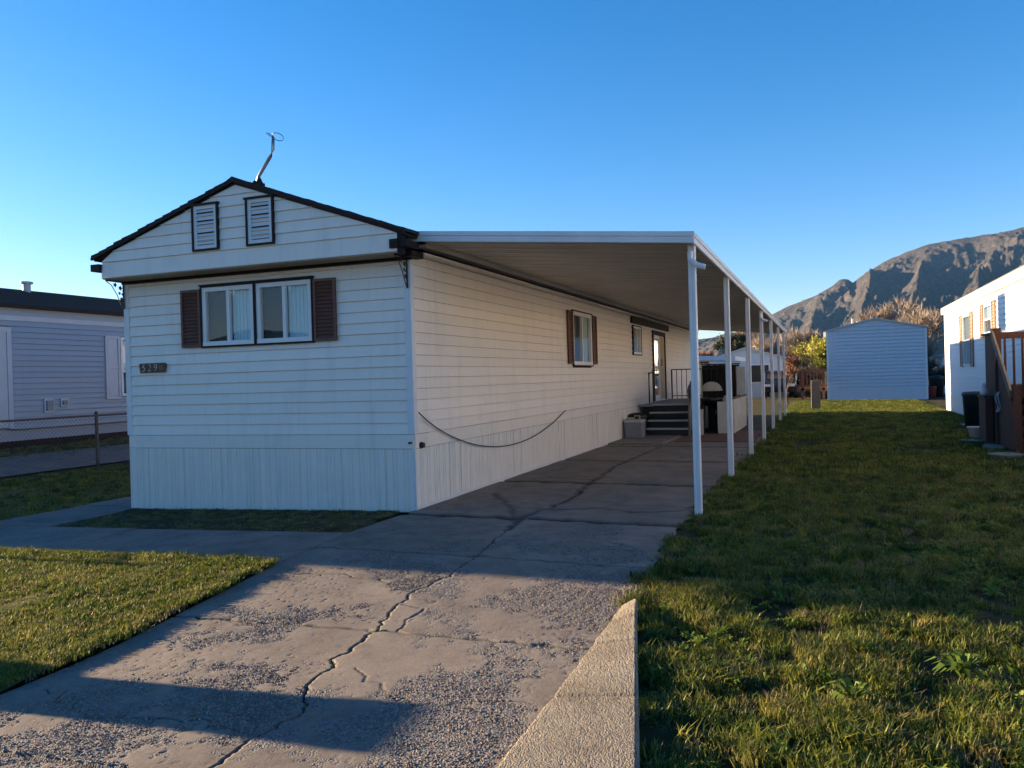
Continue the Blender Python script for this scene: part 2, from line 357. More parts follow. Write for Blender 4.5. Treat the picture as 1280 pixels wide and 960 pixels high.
dr = thing('driveway', (1.6, -3, 0), None, None); dr['kind'] = 'structure'
dparts = []
def drive_patch(y0, y1, step):
    ys = np.arange(y0, y1+step*.5, step); us = np.arange(0, 1.0001, step/3.25)
    Y, U = np.meshgrid(ys, us, indexing='ij'); X = U*drive_right(Y)+.0
    Z = T(X, Y)
    ag = agg_mask(X, Y) if y0 < 3 else np.zeros(X.shape)
    dc = polyline_dist(X, Y, centre); dj = np.full(X.shape, 9.)
    for pl in jl: dj = np.minimum(dj, polyline_dist(X, Y, pl))
    de = np.full(X.shape, 9.)
    for pl in extra: de = np.minimum(de, polyline_dist(X, Y, pl))
    w = max(.0068, step*.72)*(1+.8*nz(X, Y, 5., 2.))
    cr = np.maximum(np.exp(-(dc/(w*.85))**4), np.exp(-(dj/(w*(2.0+1.2*nz(X, Y, 6., 15.))))**4)); ce = np.exp(-(de/(w*.75))**4)
    pit = np.clip((nz(X, Y, 26., 6.)*.7+nz(X, Y, 55., 8.)*.6-.34)*6, 0, 1)*np.clip(.6+nz(X, Y, 1.1, 12.)*1.4, 0, 1) if y0 < -2 else 0*X
    Z = Z-.022*cr-.008*ce-.004*ag-.005*pit+.0022*nz(X, Y, 60., 1.)*ag+.006*nz(X, Y, 1.6, 7.)+.0025*nz(X, Y, 9, 3.)*(.4+ag)
    # slight heave so that the two halves stand a little apart
    Z = Z+.003*np.tanh((X-np.interp(Y, cx_y, cx_x))*12)*np.exp(-((X-np.interp(Y, cx_y, cx_x))/.5)**2)
    co = np.stack([X, Y, Z], -1).reshape(-1, 3); fc = grid_faces(len(ys), len(us)); ctr = co[fc].mean(1)
    row = np.zeros(len(fc), int)
    for jy in joints: row += ctr[:, 1] > jy-.04*(ctr[:, 0]-1.6)
    side = (ctr[:, 0] > np.interp(ctr[:, 1], cx_y, cx_x)).astype(int)
    for key in np.unique(row*2+side):
        f = fc[(row*2+side) == key]; us_, inv = np.unique(f, return_inverse=True)
        dparts.append((int(key), co[us_], inv.reshape(f.shape), np.maximum(cr, ce*.8).ravel()[us_], ag.ravel()[us_]))
drive_patch(-7.0, -1.6, .0095); drive_patch(-1.6, -1.0, .0135); drive_patch(-1.0, 12.4, .05)
bykey = {}
for k, co, f, c_, a_ in dparts: bykey.setdefault(k, []).append((co, f, c_, a_))
for k, ls in bykey.items():
    off = 0; cos, fs, cs, as_ = [], [], [], []
    for co, f, c_, a_ in ls: cos.append(co); fs.append(f+off); cs.append(c_); as_.append(a_); off += len(co)
    o = np_mesh('concrete_slab', np.concatenate(cos), np.concatenate(fs), M['drive'], dr)
    for nm, dat in (('crack', np.concatenate(cs)), ('agg', np.concatenate(as_))):
        at = o.data.attributes.new(nm, 'FLOAT', 'POINT'); at.data.foreach_set('value', dat.astype(np.float32))
slab('concrete_slab', .02, 1.22, 8.9, 11.5, M['walk'], dr, dz=.02)

# kerb wedge along the right side of the driveway
def kr(y): return float(np.interp(-y, [3.18, 3.5, 5.42, 9], [3.262, 3.325, 3.75, 4.5]))
kb = thing('kerb', (3.4, -4.5, 0), None, None); kb['kind'] = 'structure'
ky = [-3.17, -3.52, -3.93, -4.68, -5.5, -7.6]
for a, b in zip(ky, ky[1:]):
    n = max(6, int((a-b)/.009)); m_ = 48; pts = []
    for i in range(n+1):
        y = a-.010-(a-b-.020)*i/n; x0 = 3.172+.010*noise.noise((y*9, 2, 0))+.008*noise.noise((y*40, 5, 0)); x1 = kr(y)
        prof = []
        for j in range(m_+1):
            t = j/m_; x = x0+(x1-x0)*t
            z = Tz(3.2, y)+.012+.055*t**.8+.0015*noise.noise((x*22, y*22, 0))+.0045*noise.noise((x*75, y*75, 0))
            if i in (0, n): z -= .022
            if j == 0: z -= .03
            prof.append((x, y, z))
        pts += [(prof[0][0]-.006, y, prof[0][2]-.05)]+prof+[(prof[-1][0]+.012, y, prof[-1][2]-.02), (prof[-1][0]+.015, y, prof[-1][2]-.14)]
    np_mesh('kerb_segment', pts, grid_faces(n+1, m_+4), M['curb'], kb)

# ------------------------------------------------------------------ wall builders
class Wall:
    """a wall plane: o origin, t direction along, n outward; all in the XY plane"""
    def __init__(s, o, t, n): s.o = Vector(o); s.t = Vector(t); s.n = Vector(n)
    def p(s, u, z, out): return s.o+s.t*u+s.n*out+Vector((0, 0, z))
    def prism(s, mb, prof, u0, u1, mi=0): return mb.ring2([s.p(u0, z, o) for o, z in prof], [s.p(u1, z, o) for o, z in prof], mi)
    def box(s, mb, u0, u1, z0, z1, o0, o1, mi=0): return s.prism(mb, [(o0, z0), (o1, z0), (o1, z1), (o0, z1)], u0, u1, mi)
def board(w, root, u0, u1, z, h, m, t=.021, name='siding_board', u0t=None, u1t=None):
    mb = MB(); pr = [(.001, z), (t-.003, z), (t, z+.004), (t*.85, z+.012), (.005, z+h*.93), (.003, z+h-.001), (.001, z+h-.001)]
    if u0t is None: w.prism(mb, pr, u0, u1)
    else:
        f = lambda zz, a, b: a+(b-a)*min(1, (zz-z)/h)
        mb.ring2([w.p(f(zz, u0, u0t), zz, o) for o, zz in pr], [w.p(f(zz, u1, u1t), zz, o) for o, zz in pr])
    return mb.build(name, m, root)
def segs(u0, u1, holes):
    out = [(u0, u1)]
    for a, b in holes:
        nw = []
        for s, e in out:
            if b <= s or a >= e: nw.append((s, e)); continue
            if a > s: nw.append((s, a))
            if b < e: nw.append((b, e))
        out = nw
    return out
def lap_wall(w, root, u0, u1, z0, z1, h, m, holes=(), seams=None, t=.021):
    k = 0; z = z0
    while z < z1-.01:
        hh = min(h, z1-z)
        hl = [(a, b) for a, b, c, d in holes if z+hh*.5 > c and z+hh*.5 < d]
        for s, e in segs(u0, u1, hl):
            cuts = [s]+[c for c in (seams(k) if seams else []) if s+.2 < c < e-.2]+[e]
            for a, b in zip(cuts, cuts[1:]): board(w, root, a+(.0008 if a != s else 0), b-(.0008 if b != e else 0), z, hh, m, t)
        z += h; k += 1
def window(w, root, u0, u1, z0, z1, fw_=.055, mull=.5, dark_left=True, trim=None, out=.04, vertical=True, curtain='curtain'):
    mb = MB(); i = .004
    w.box(mb, u0, u1, z1-fw_, z1, -.02, out); w.box(mb, u0, u1, z0, z0+fw_, -.02, out+.006)
    w.box(mb, u0, u0+fw_, z0+fw_, z1-fw_, -.02, out); w.box(mb, u1-fw_, u1, z0+fw_, z1-fw_, -.02, out)
    fr = mb.build('window', M['wframe'], root)
    if vertical:
        um = u0+(u1-u0)*mull; q = MB(); w.box(q, um-.022, um+.022, z0+fw_, z1-fw_, -.012, out-.006); q.build('mullion', M['wframe'], fr)
        halves = [(u0+fw_, um-.022, z0+fw_, z1-fw_), (um+.022, u1-fw_, z0+fw_, z1-fw_)]
    else:
        zm = z0+(z1-z0)*mull; q = MB(); w.box(q, u0+fw_, u1-fw_, zm-.022, zm+.022, -.012, out-.006); q.build('mullion', M['wframe'], fr)
        halves = [(u0+fw_, u1-fw_, z0+fw_, zm-.022), (u0+fw_, u1-fw_, zm+.022, z1-fw_)]
    for j, (a, b, c, d) in enumerate(halves):
        isd = (j == 0) == dark_left
        q = MB(); w.box(q, a, b, c, d, .008, .012); q.build('pane', M['glass'], fr)
        q = MB()
        if isd:
            w.box(q, a, b, c, d, -.05, -.046); q.build('screen_or_shade', M['screen'], fr)
        else:
            nn = 12
            for k in range(nn):
                ua, ub = a+(b-a)*k/nn, a+(b-a)*(k+1)/nn
                w.box(q, ua, ub, c, d, -.06, -.03-(.008 if k % 2 else 0))
            q.build('curtain', M[curtain], fr)
    if trim:
        tw, to = .022, out+.012; q = MB()
        w.box(q, u0-tw, u0, z0-tw, z1+tw, .0, to); w.box(q, u1, u1+tw, z0-tw, z1+tw, .0, to); w.box(q, u0, u1, z1, z1+tw, .0, to+.003); w.box(q, u0, u1, z0-tw, z0, .0, to)
        q.build('trim', M[trim], fr)
    return fr
def shutter(w, root, u0, u1, z0, z1, m, n=15, panels=False, fw_=.032):
    q = MB(); w.box(q, u0, u0+fw_, z0, z1, .020, .052); w.box(q, u1-fw_, u1, z0, z1, .020, .052)
    w.box(q, u0+fw_, u1-fw_, z0, z0+fw_, .020, .052); w.box(q, u0+fw_, u1-fw_, z1-fw_, z1, .020, .052)
    w.box(q, u0+fw_, u1-fw_, z0+fw_, z1-fw_, .0205, .026)
    o = q.build('shutter', m, root)
    if panels:
        zm = z0+(z1-z0)*.5
        q = MB(); w.box(q, u0+fw_, u1-fw_, zm-.025, zm+.025, .027, .048); q.build('crossbar', m, o)
        for a, b in ((z0+fw_+.015, zm-.04), (zm+.04, z1-fw_-.015)):
            q = MB(); w.box(q, u0+fw_+.015, u1-fw_-.015, a, b, .027, .040); q.build('panel', m, o)
    else:
        me = None; hh = (z1-z0-2*fw_)/n
        for k in range(n):
            z = z0+fw_+k*hh; q = MB(); w.prism(q, [(.0265, z+hh*.88), (.0265, z+hh*.55), (.045, z+.002), (.049, z+.004)], u0+fw_, u1-fw_); q.build('slat', m, o)
    return o

# ------------------------------------------------------------------ main mobile home
HL, HW = 22.2, 4.27
home = thing('mobile_home', (-HW/2, HL/2, 0), 'long white single-wide mobile home with brown shutters and gabled front beside the carport', 'mobile home')
WF = Wall((0, 0, 0), (-1, 0, 0), (0, -1, 0))      # front: u runs left from the right corner
WS = Wall((0, 0, 0), (0, 1, 0), (1, 0, 0))        # right long side
WL = Wall((-HW, 0, 0), (0, 1, 0), (-1, 0, 0))
# dark core so that no light leaks through
core = MB(); core.box(-HW+.09, -.09, .09, HL-.02, .02, 2.93); core.build('inner_shell', M['room'], home)
LAP = .1315; Z0 = .872
front_holes = [(1.31, 2.99, 1.99, 2.76)]
lap_wall(WF, home, .05, HW-.05, Z0, 2.93, LAP, M['siding'], front_holes,
         seams=lambda k: {1: [.53], 2: [.53], 12: [.53], 13: [.53], 15: [3.7], 14: []}.get(k, []))
b = MB(); WF.box(b, 0.0, 2.85, .705, .868, .001, .016); b.build('base_trim', M['siding'], home)
b = MB(); WF.box(b, 2.853, HW, .705, .868, .001, .016); b.build('base_trim', M['siding'], home)
side_holes = [(6.44, 7.8, 1.7, 2.74), (11.68, 12.65, 2.0, 2.72), (14.2, 16.05, .75, 2.74)]
offs = [3.4, 5.2, 2.1, 6.3]
lap_wall(WS, home, .05, HL, Z0, 2.95, LAP, M['siding'], side_holes, seams=lambda k: [offs[k % 4]+3.8*i for i in range(6)])
for i in range(6):
    b = MB(); WS.box(b, .0+3.7*i, min(HL, 3.697+3.7*i), .705, .868, .001, .016); b.build('base_trim', M['siding'], home)
lap_wall(WL, home, .05, HL, .72, 2.95, .26, M['siding'])
b = MB(); b.box(-HW, 0, HL-.01, HL+.02, 0.02, 2.95); b.add([(-HW, HL, 2.95), (0, HL, 2.95), (-HW/2, HL, 3.95), (-HW, HL+.02, 2.95), (0, HL+.02, 2.95), (-HW/2, HL+.02, 3.95)], [(0, 1, 2), (3, 5, 4), (0, 2, 5, 3), (1, 4, 5, 2)]); b.build('rear_wall', M['siding'], home)
for x in (0, -HW):
    b = MB(); s = 1 if x == 0 else -1
    b.box(min(x-s*.065, x+s*.02), max(x-s*.065, x+s*.02), -.022, .0, .872, 2.955); b.box(min(x, x+s*.022), max(x, x+s*.022), 0.0, .065, .872, 2.955)
    b.build('corner_trim', M['trim'], home)
# skirting
def skirting(w, u0, u1, zf, widths, zt=.70, rib=.066):
    u = u0; k = 0
    while u < u1-.02:
        wd = min(widths[k % len(widths)], u1-u); q = MB(); n = max(1, int(round(wd/rib))); pr = []
        for i in range(n):
            a = u+wd*i/n; s = wd/n; d = .010 if i % 3 else .002
            pr += [(a, .012), (a+s*.42, .012), (a+s*.5, .012-d*.8), (a+s*.92, .012-d*.8)]
        pr += [(u+wd-.004, .018), (u+wd-.0005, .018)]
        vs = [w.p(a, zt, o) for a, o in pr]+[w.p(a, zf(a), o) for a, o in pr]; L = len(pr)
        q.add(vs, [(i, i+1, L+i+1, L+i) for i in range(L-1)]); q.build('skirt_panel', M['skirt'], home)
        u += wd; k += 1
skirting(WF, 0, HW, lambda u: Tz(-u, 0)-.03, [.39, .2, .4, .2], rib=.05)
skirting(WS, 0, HL, lambda u: -.03, [.62, .3, .34, .6, .42], rib=.06)
skirting(WL, 0, HL, lambda u: -.13, [1.2])
b = MB(); WS.box(b, 0, HL, -.03, .035, .012, .028); b.build('base_rail', M['trim'], home)
b = MB(); WS.box(b, -.02, .012, -.03, .705, .002, .021); b.box(-.014, 0.0, -.021, -.002, -.03, .705); b.build('skirt_corner', M['trim'], home)
# roof
RX, RZ, EX, EZ = -HW/2, 3.985, .16, 3.17
LX = -HW-.16; LZ = 3.22; YF, YB = -.40, HL+.12
b = MB()
b.ring2([(RX, YF+.03, RZ-.03), (EX-.02, YF+.03, EZ-.03), (EX-.02, YF+.03, EZ-.055), (RX, YF+.03, RZ-.068), (LX+.02, YF+.03, LZ-.055), (LX+.02, YF+.03, LZ-.03)],
        [(RX, YB, RZ-.03), (EX-.02, YB, EZ-.03), (EX-.02, YB, EZ-.055), (RX, YB, RZ-.068), (LX+.02, YB, LZ-.055), (LX+.02, YB, LZ-.03)])
roof = b.build('roof', M['brown'], home)
for ex, ez in ((EX, EZ), (LX, LZ)):
    nrow = 17
    for k in range(nrow):
        a0, a1 = k/nrow, (k+1)/nrow+.01
        p0 = Vector((ex+(RX-ex)*a0, 0, ez+(RZ-ez)*a0)); p1 = Vector((ex+(RX-ex)*min(a1, 1), 0, ez+(RZ-ez)*min(a1, 1)))
        q = MB(); y = YF
        while y < YB:
            y2 = min(YB, y+.33 if y > YF else YF+.15+.1*(k % 3)); t = rnd.uniform(.012, .02); j = rnd.uniform(-.012, .004) if y == YF else 0
            A = [(p0.x, y+j, p0.z-.02), (p0.x, y+j, p0.z+t), (p1.x, y+j, p1.z+.004), (p1.x, y+j, p1.z-.02)]
            q.ring2(A, [(x_, y2-.004, z_) for x_, _, z_ in A]); y = y2
            if y > 4: # far shingles of the row in one strip
                A = [(x_, y, z_) for x_, _, z_ in A]; q.ring2(A, [(x_, YB, z_) for x_, _, z_ in A]); break
        q.build('shingle_row', M['shingle'], roof)
b = MB(); b.ring2([(RX-.12, YF-.01, RZ-.04), (RX, YF-.01, RZ+.022), (RX+.12, YF-.01, RZ-.04), (RX, YF-.01, RZ-.03)], [(RX-.12, YB, RZ-.04), (RX, YB, RZ+.022), (RX+.12, YB, RZ-.04), (RX, YB, RZ-.03)]); b.build('ridge_cap', M['shingle'], roof)
for ex, ez in ((EX, EZ), (LX, LZ)):
    b = MB(); s = 1 if ex > RX else -1
    b.ring2([(RX, YF-.006, RZ-.044), (ex, YF-.006, ez-.044), (ex, YF-.006, ez-.012), (RX, YF-.006, RZ-.012)], [(RX, YF+.028, RZ-.044), (ex, YF+.028, ez-.044), (ex, YF+.028, ez-.012), (RX, YF+.028, RZ-.012)]); b.build('rake_board', M['brown'], roof)
# gable: stands .35 m ahead of the wall
GY = -.35; WG = Wall((0.05, GY, 0), (-1, 0, 0), (0, -1, 0)); GW = HW+.07; GB = 2.935
def gx_at(z):      # left/right limits of the gable at height z (u from right edge)
    zt = RZ-.058
    r_ = max(0, (z-(EZ-.058))/(zt-(EZ-.058)))*(EX-RX)-(EX-.05); l_ = max(0, (z-(LZ-.058))/(zt-(LZ-.058)))*(RX-LX)-(-HW-.02-LX)
    return max(0, r_), GW-max(0, l_)
z = GB; k = 0
hs = [.205]+[LAP]*8
vents = [(1.60, 2.0), (2.42, 2.82)]
for k, h in enumerate(hs):
    a0, b0 = gx_at(z); a1, b1 = gx_at(z+h)
    if z > RZ-.09: break
    if b1 <= a1: a1 = b1 = (a1+b1)/2
    cuts = {0: [], 1: [3.4], 2: [], 3: [], 4: [], 5: [1.15], 6: [2.05]}.get(k, [])
    lo = a0; lt = a1
    cuts = [c for c in cuts if max(a0, a1)+.1 < c < min(b0, b1)-.1]
    for c in cuts+[None]:
        hi, ht = (c, c) if c is not None else (b0, b1)
        board(WG, home, lo, hi-.0015, z, h, M['siding'], .021, 'gable_board', lt, ht-.0015); lo = lt = hi
    z += h
b = MB(); b.box(-HW-.02, .05, GY+.0, 0.0, GB-.012, GB+.004); sof = b.build('soffit', M['tan'], home)
b = MB(); b.box(-HW-.02, .05, -.05, -.018, GB-.05, GB-.014); b.build('soffit_trim', M['brown'], home)
b = MB(); b.box(-HW+.03, .03, GY+.012, GY+.06, GB+.005, GB+.18); b.add([(-HW, GY+.03, GB+.1), (.03, GY+.03, GB+.1), (RX, GY+.03, RZ-.1)], [(0, 1, 2)]); b.build('gable_backing', M['room'], home)
for (u0, u1) in ((1.62, 2.02), (2.43, 2.83)):
    q = MB(); z0, z1 = 3.155, 3.735; t = .024
    WG.box(q, u0, u0+t, z0, z1, .01, .045); WG.box(q, u1-t, u1, z0, z1, .01, .045); WG.box(q, u0+t, u1-t, z0, z0+t, .01, .046); WG.box(q, u0-.015, u1+.015, z1-t, z1, .01, .055)
    vt = q.build('gable_vent', M['brown'], home)
    q = MB(); f = .045
    WG.box(q, u0+t, u0+t+f, z0+t, z1-t, .012, .030); WG.box(q, u1-t-f, u1-t, z0+t, z1-t, .012, .030); WG.box(q, u0+t+f, u1-t-f, z0+t, z0+t+f, .012, .030); WG.box(q, u0+t+f, u1-t-f, z1-t-f, z1-t, .012, .030); q.build('frame', M['trim'], vt)
    q = MB(); WG.box(q, u0+t, u1-t, z0+t, z1-t, .008, .0105); q.build('backing', M['black'], vt)
    zz = z0+t+f; n = 9; hh = (z1-t-f-zz)/n
    for k in range(n):
        q = MB(); a = zz+k*hh; WG.prism(q, [(.011, a+hh*.93), (.011, a+hh*.80), (.032, a+hh*.18), (.035, a+hh*.22)], u0+t+f, u1-t-f); q.build('slat', M['trim'], vt)
# eave gutters and corner pieces
b = MB(); b.ring2([(.02, .3, 3.02), (.06, .3, 3.02), (.06, .3, 3.07), (.02, .3, 3.07)], [(.02, HL, 3.02), (.06, HL, 3.02), (.06, HL, 3.07), (.02, HL, 3.07)]); b.build('gutter', M['brown'], home)
b = MB(); b.box(.052, .115, GY-.012, GY+.06, 2.91, 3.17); b.box(-.03, .075, GY-.05, GY-.018, 2.97, 3.07); b.box(.075, .17, GY-.03, GY+.28, 2.98, 3.06); b.build('gutter_outlet', M['brown'], home)
b = MB(); b.box(.03, .14, -.2, .1, 2.90, 2.965); b.build('gutter_elbow', M['brown'], home)
b = MB(); b.box(-HW-.17, -HW-.025, YF, YB, 3.03, 3.12); b.build('gutter', M['brown'], home)
b = MB(); b.box(-.02, .15, .12, HL+.1, 2.957, 2.975); b.build('eave_soffit', M['siding'], home)
# iron brackets with ivy leaves
for x in (-.012, -HW-.02+.018):
    br = MB(); br.bar((x, -.035, 2.56), (x, -.035, 2.92), .016); br.bar((x, -.035, 2.915), (x, GY+.03, 2.915), .016)
    br.tube([(x, GY+.03, 2.91), (x, -.23, 2.86), (x, -.14, 2.74), (x, -.08, 2.62), (x, -.035, 2.56)], .006, 5)
    o = br.build('eave_bracket', M['black'], home)
    for (yy, zz, s) in ((-.17, 2.87, .034), (-.085, 2.835, .036), (-.10, 2.765, .024), (-.07, 2.69, .030), (-.055, 2.755, .018)):
        lf = MB(); pts = []
        for k in range(10):
            a = 2*math.pi*k/10; r_ = s*(1 if k % 2 == 0 else .5); pts.append((yy+r_*math.cos(a), zz+r_*math.sin(a)))
        lf.ring2([(x-.004, p, q) for p, q in pts], [(x+.004, p, q) for p, q in pts]); lf.build('ivy_leaf', M['black'], o)
# windows
for u0, u1 in ((1.315, 2.125), (2.165, 2.965)):
    window(WF, home, u0, u1, 2.01, 2.755, trim='brown', mull=.5, dark_left=False)
b = MB(); WF.box(b, 2.125+.023, 2.165-.023+.0, 1.99, 2.775, 0, .035); b.build('mullion_strip', M['brown'], home)
b = MB(); WF.box(b, 1.28, 3.0, 2.778, 2.792, 0.0, .065); b.build('window_drip_cap', M['brown'], home)
shutter(WF, home, .975, 1.285, 2.0, 2.75, M['shutter'])
shutter(WF, home, 2.995, 3.305, 2.0, 2.74, M['shutter'])
window(WS, home, 6.45, 7.8, 1.71, 2.735, trim='brown', mull=.5, fw_=.07)
shutter(WS, home, 6.12, 6.42, 1.73, 2.73, M['shutter'])
shutter(WS, home, 7.84, 8.16, 1.73, 2.73, M['shutter'])
window(WS, home, 11.69, 12.64, 2.01, 2.715, trim='brown', mull=.5)
b = MB(); WS.box(b, 11.5, 16.6, 2.78, 2.94, .016, .07); b.build('header_strip', M['brown'], home)
# door: glazed storm door beside a solid leaf
d = MB(); WS.box(d, 14.2, 14.32, .75, 2.72, 0, .05); WS.box(d, 15.98, 16.08, .75, 2.72, 0, .05); WS.box(d, 14.32, 15.98, 2.62, 2.72, 0, .05); door = d.build('door', M['brown'], home)
d = MB(); WS.box(d, 14.32, 14.42, .78, 2.6, .0, .03); WS.box(d, 15.12, 15.2, .78, 2.6, .0, .03); WS.box(d, 14.42, 15.12, .78, .9, .0, .03); WS.box(d, 14.42, 15.12, 2.5, 2.6, .0, .03); d.build('storm_door_frame', M['wframe'], door)
mg = N('mirror_like_glass'); mg.b.inputs['Metallic'].default_value = 1; mg.b.inputs['Roughness'].default_value = .04; mg.col((.75, .78, .8))
d = MB(); WS.box(d, 14.42, 15.12, .9, 2.5, .008, .012); d.build('pane', mg.m, door)
d = MB(); WS.box(d, 15.2, 15.98, .78, 2.6, -.01, .025); d.build('door_leaf', M['tan'], door)
d = MB(); d.tube([(.03, 15.3, 1.75), (.07, 15.3, 1.75), (.07, 15.3, 1.92)], .014, 6); d.build('handle', M['black'], door)
q = MB(); q.tube([(.015, .13, .735), (.06, .13, .735)], .032, 14); q.tube([(.015, .13, .735), (.03, .13, .735)], .04, 14); q.build('vent_outlet', M['black'], home)
q = MB(); q.tube([(-.03, -.02, .775), (-.03, -.07, .775)], .014, 8); q.build('hose_bib', M['black'], home)

# number plaque
pl = thing('house_number_plaque', (-3.81, -.02, 1.76), 'small dark wooden plaque with pale house number on the front wall', 'sign')
q = MB(); pts = []
for k in range(28):
    a = 2*math.pi*k/28; cx, cz = .185 if math.cos(a) > 0 else -.185, 0
    pts.append((-3.81+cx+.03*math.cos(a)*(1+.25*math.sin(5*a)), 1.76+.068*math.copysign(abs(math.sin(a))**.5, math.sin(a))+.006*math.sin(3*a)))
q.ring2([(x, -.045, z) for x, z in pts], [(x, -.016, z) for x, z in pts]); q.build('board', M['wood_dark'], pl)
q = MB(); q.tube([(-3.665, -.044, 1.755), (-3.665, -.05, 1.755)], [.04, .034], 14); q.build('knot', mat('paler_wood', (.22, .13, .08), .7), pl)
for ch, x in (('5', -3.985), ('2', -3.885), ('9', -3.785)):
    cu = bpy.data.curves.new('digit', 'FONT'); cu.body = ch; cu.size = .135; cu.extrude = .004; cu.shear = .1; cu.resolution_u = 3; cu.offset = -.0025
    to = bpy.data.objects.new('tmp', cu); me = bpy.data.meshes.new_from_object(to); bpy.data.objects.remove(to)
    me.transform(Matrix.Translation((x, -.051, 1.715)) @ Matrix.Rotation(R(90), 4, 'X')); me.materials.append(M['cream'])
    o = bpy.data.objects.new('digit', me); C.objects.link(o); adopt(o, pl)

# antenna mast
an = thing('antenna_mast', (-1.94, -.2, 3.9), 'bent metal mast with wire loops on the front roof ridge', 'antenna')
q = MB(); q.tube([(-1.95, -.2, 3.90), (-1.90, -.2, 4.03), (-1.72, -.2, 4.25), (-1.685, -.2, 4.32), (-1.68, -.2, 4.47)], .021, 10); q.build('mast', M['metal'], an, smooth=True)
q = MB(); q.box(-2.02, -1.86, -.26, -.14, 3.90, 3.945); q.bar((-2.0, -.2, 3.93), (-1.91, -.2, 4.0), .03); q.bar((-1.85, -.2, 3.9), (-1.90, -.2, 4.0), .03); q.build('foot', M['brown'], an)
q = MB()
lp = [(-1.68+.07+.07*math.cos(math.pi+t), -.2+.06*math.sin(t), 4.465+.032*math.sin(t)*(-1)) for t in [2*math.pi*k/16 for k in range(17)]]
q.tube(lp, .0045, 5); q.tube([(-1.68, -.2, 4.465), (-1.75, -.2, 4.51), (-1.775, -.2, 4.535), (-1.73, -.2, 4.52), (-1.67, -.2, 4.475)], .005, 5); q.build('wire_loop', M['black'], an)

# hanging cable
q = MB(); n = 26; pts = []
for k in range(n+1):
    t = k/n; y = .05+5.76*t; z = 1.12-.24*t-(.82)*(1-(2*(t**.9)-1)**2)*.62
    pts.append((.045, y, z))
q.tube(pts, .0075, 6); o = q.build('hanging_cable', M['black']); tag(o, 'thin black cable sagging along the side wall above the skirting', 'cable')

# rooftop cooler
rc = thing('rooftop_cooler', (RX, 13.7, 3.95), 'square evaporative cooler standing on the mobile home roof', 'cooler unit')
q = MB(); q.box(RX-.45, RX+.45, 13.25, 14.15, 4.1, 4.85); q.build('cabinet', M['cream'], rc)
for x in (-.4, .4):
    for y in (13.3, 14.1): box('leg', M['metal'], rc, RX+x-.02, RX+x+.02, y-.02, y+.02, 3.8, 4.1)
for k in range(7):
    q = MB(); z = 4.2+k*.09; q.ring2([(RX+.452, 13.33, z), (RX+.48, 13.33, z), (RX+.452, 13.33, z+.07)], [(RX+.452, 14.07, z), (RX+.48, 14.07, z), (RX+.452, 14.07, z+.07)]); q.build('louvre', M['ltgrey'], rc)

# ------------------------------------------------------------------ carport
cp = thing('carport', (1.6, 10, 0), 'long white metal carport roof on square posts along the mobile home side', 'carport')
CX0, CX1, CY0, CY1 = -.05, 3.24, -.02, 22.2
def cz(x): return 3.10+(2.80-3.10)*(x-CX0)/(CX1-CX0)
PW = .406; y = CY0+.06; k = 0
while y < CY1-.05:
    y2 = min(y+PW, CY1-.02); q = MB()
    pr = [(0, .07), (.004, 0), (PW*.25, 0), (PW*.28, .012), (PW*.48, .012), (PW*.51, 0), (PW-.03, 0), (PW-.024, .07)]
    pr = [(min(y+a, y2), h) for a, h in pr]; A = [(CX0+.03, a, cz(CX0)+.02+h) for a, h in pr]; B = [(CX1-.02, a, cz(CX1)+.02+h) for a, h in pr]
    A2 = [(x, a, z_+.006) for x, a, z_ in A]; B2 = [(x, a, z_+.006) for x, a, z_ in B]; L = len(pr)
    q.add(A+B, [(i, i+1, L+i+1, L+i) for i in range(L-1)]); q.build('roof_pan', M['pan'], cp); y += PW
q = MB(); q.add([(CX0+.03, CY0+.05, cz(CX0)+.105), (CX1-.02, CY0+.05, cz(CX1)+.105), (CX1-.02, CY1, cz(CX1)+.105), (CX0+.03, CY1, cz(CX0)+.105)], [(0, 1, 2, 3)]); q.build('roof_deck', M['post'], cp)
q = MB(); prf = [(0, 0), (-.012, .004), (-.012, .05), (-.003, .056), (-.003, .066), (-.016, .072), (-.016, .118), (0, .122), (.04, .122), (.04, .112), (.012, .112), (.012, 0)]
q.ring2([(CX0, CY0+a, cz(CX0)+h) for a, h in prf], [(CX1, CY0+a, cz(CX1)+h) for a, h in prf]); q.build('front_fascia', M['post'], cp)
q = MB(); q.ring2([(CX1-a, CY0-.014, cz(CX1)+h) for a, h in prf], [(CX1-a, CY1, cz(CX1)+h) for a, h in prf]); q.build('side_gutter', M['post'], cp)
q = MB(); q.ring2([(CX0, CY1+a, cz(CX0)+h) for a, h in ((0, 0), (.012, 0), (.012, .12), (0, .12))], [(CX1, CY1+a, cz(CX1)+h) for a, h in ((0, 0), (.012, 0), (.012, .12), (0, .12))]); q.build('rear_fascia', M['post'], cp)
q = MB(); q.box(.03, .06, .1, CY1-.05, cz(.05)-.02, cz(.05)+.03); q.build('ledger', M['brown'], cp)
q = MB(); q.box(.062, .185, .1, CY1-.05, 3.032, 3.068); q.box(.166, .185, .1, CY1-.05, 3.07, cz(.18)+.03); q.build('inner_channel', M['pan'], cp)
PX = CX1-.045
py = [.19, 3.4, 6.8, 10.2, 13.7, 17.2, 20.7]; first = None
for y in py:
    if first is None:
        q = MB(); h = .038; b_ = .008
        sec = [(-h+b_, -h), (-.012, -h), (-.010, -h+.004), (.010, -h+.004), (.012, -h), (h-b_, -h), (h, -h+b_), (h, h-b_), (h-b_, h), (-h+b_, h), (-h, h-b_), (-h, -h+b_)]
        q.ring2([(PX+a, y+b, -.05) for a, b in sec], [(PX+a, y+b, 2.82) for a, b in sec])
        first = q.build('post', M['post'], cp)
    else:
        o = first.copy(); C.objects.link(o); o.location.y = y-py[0]
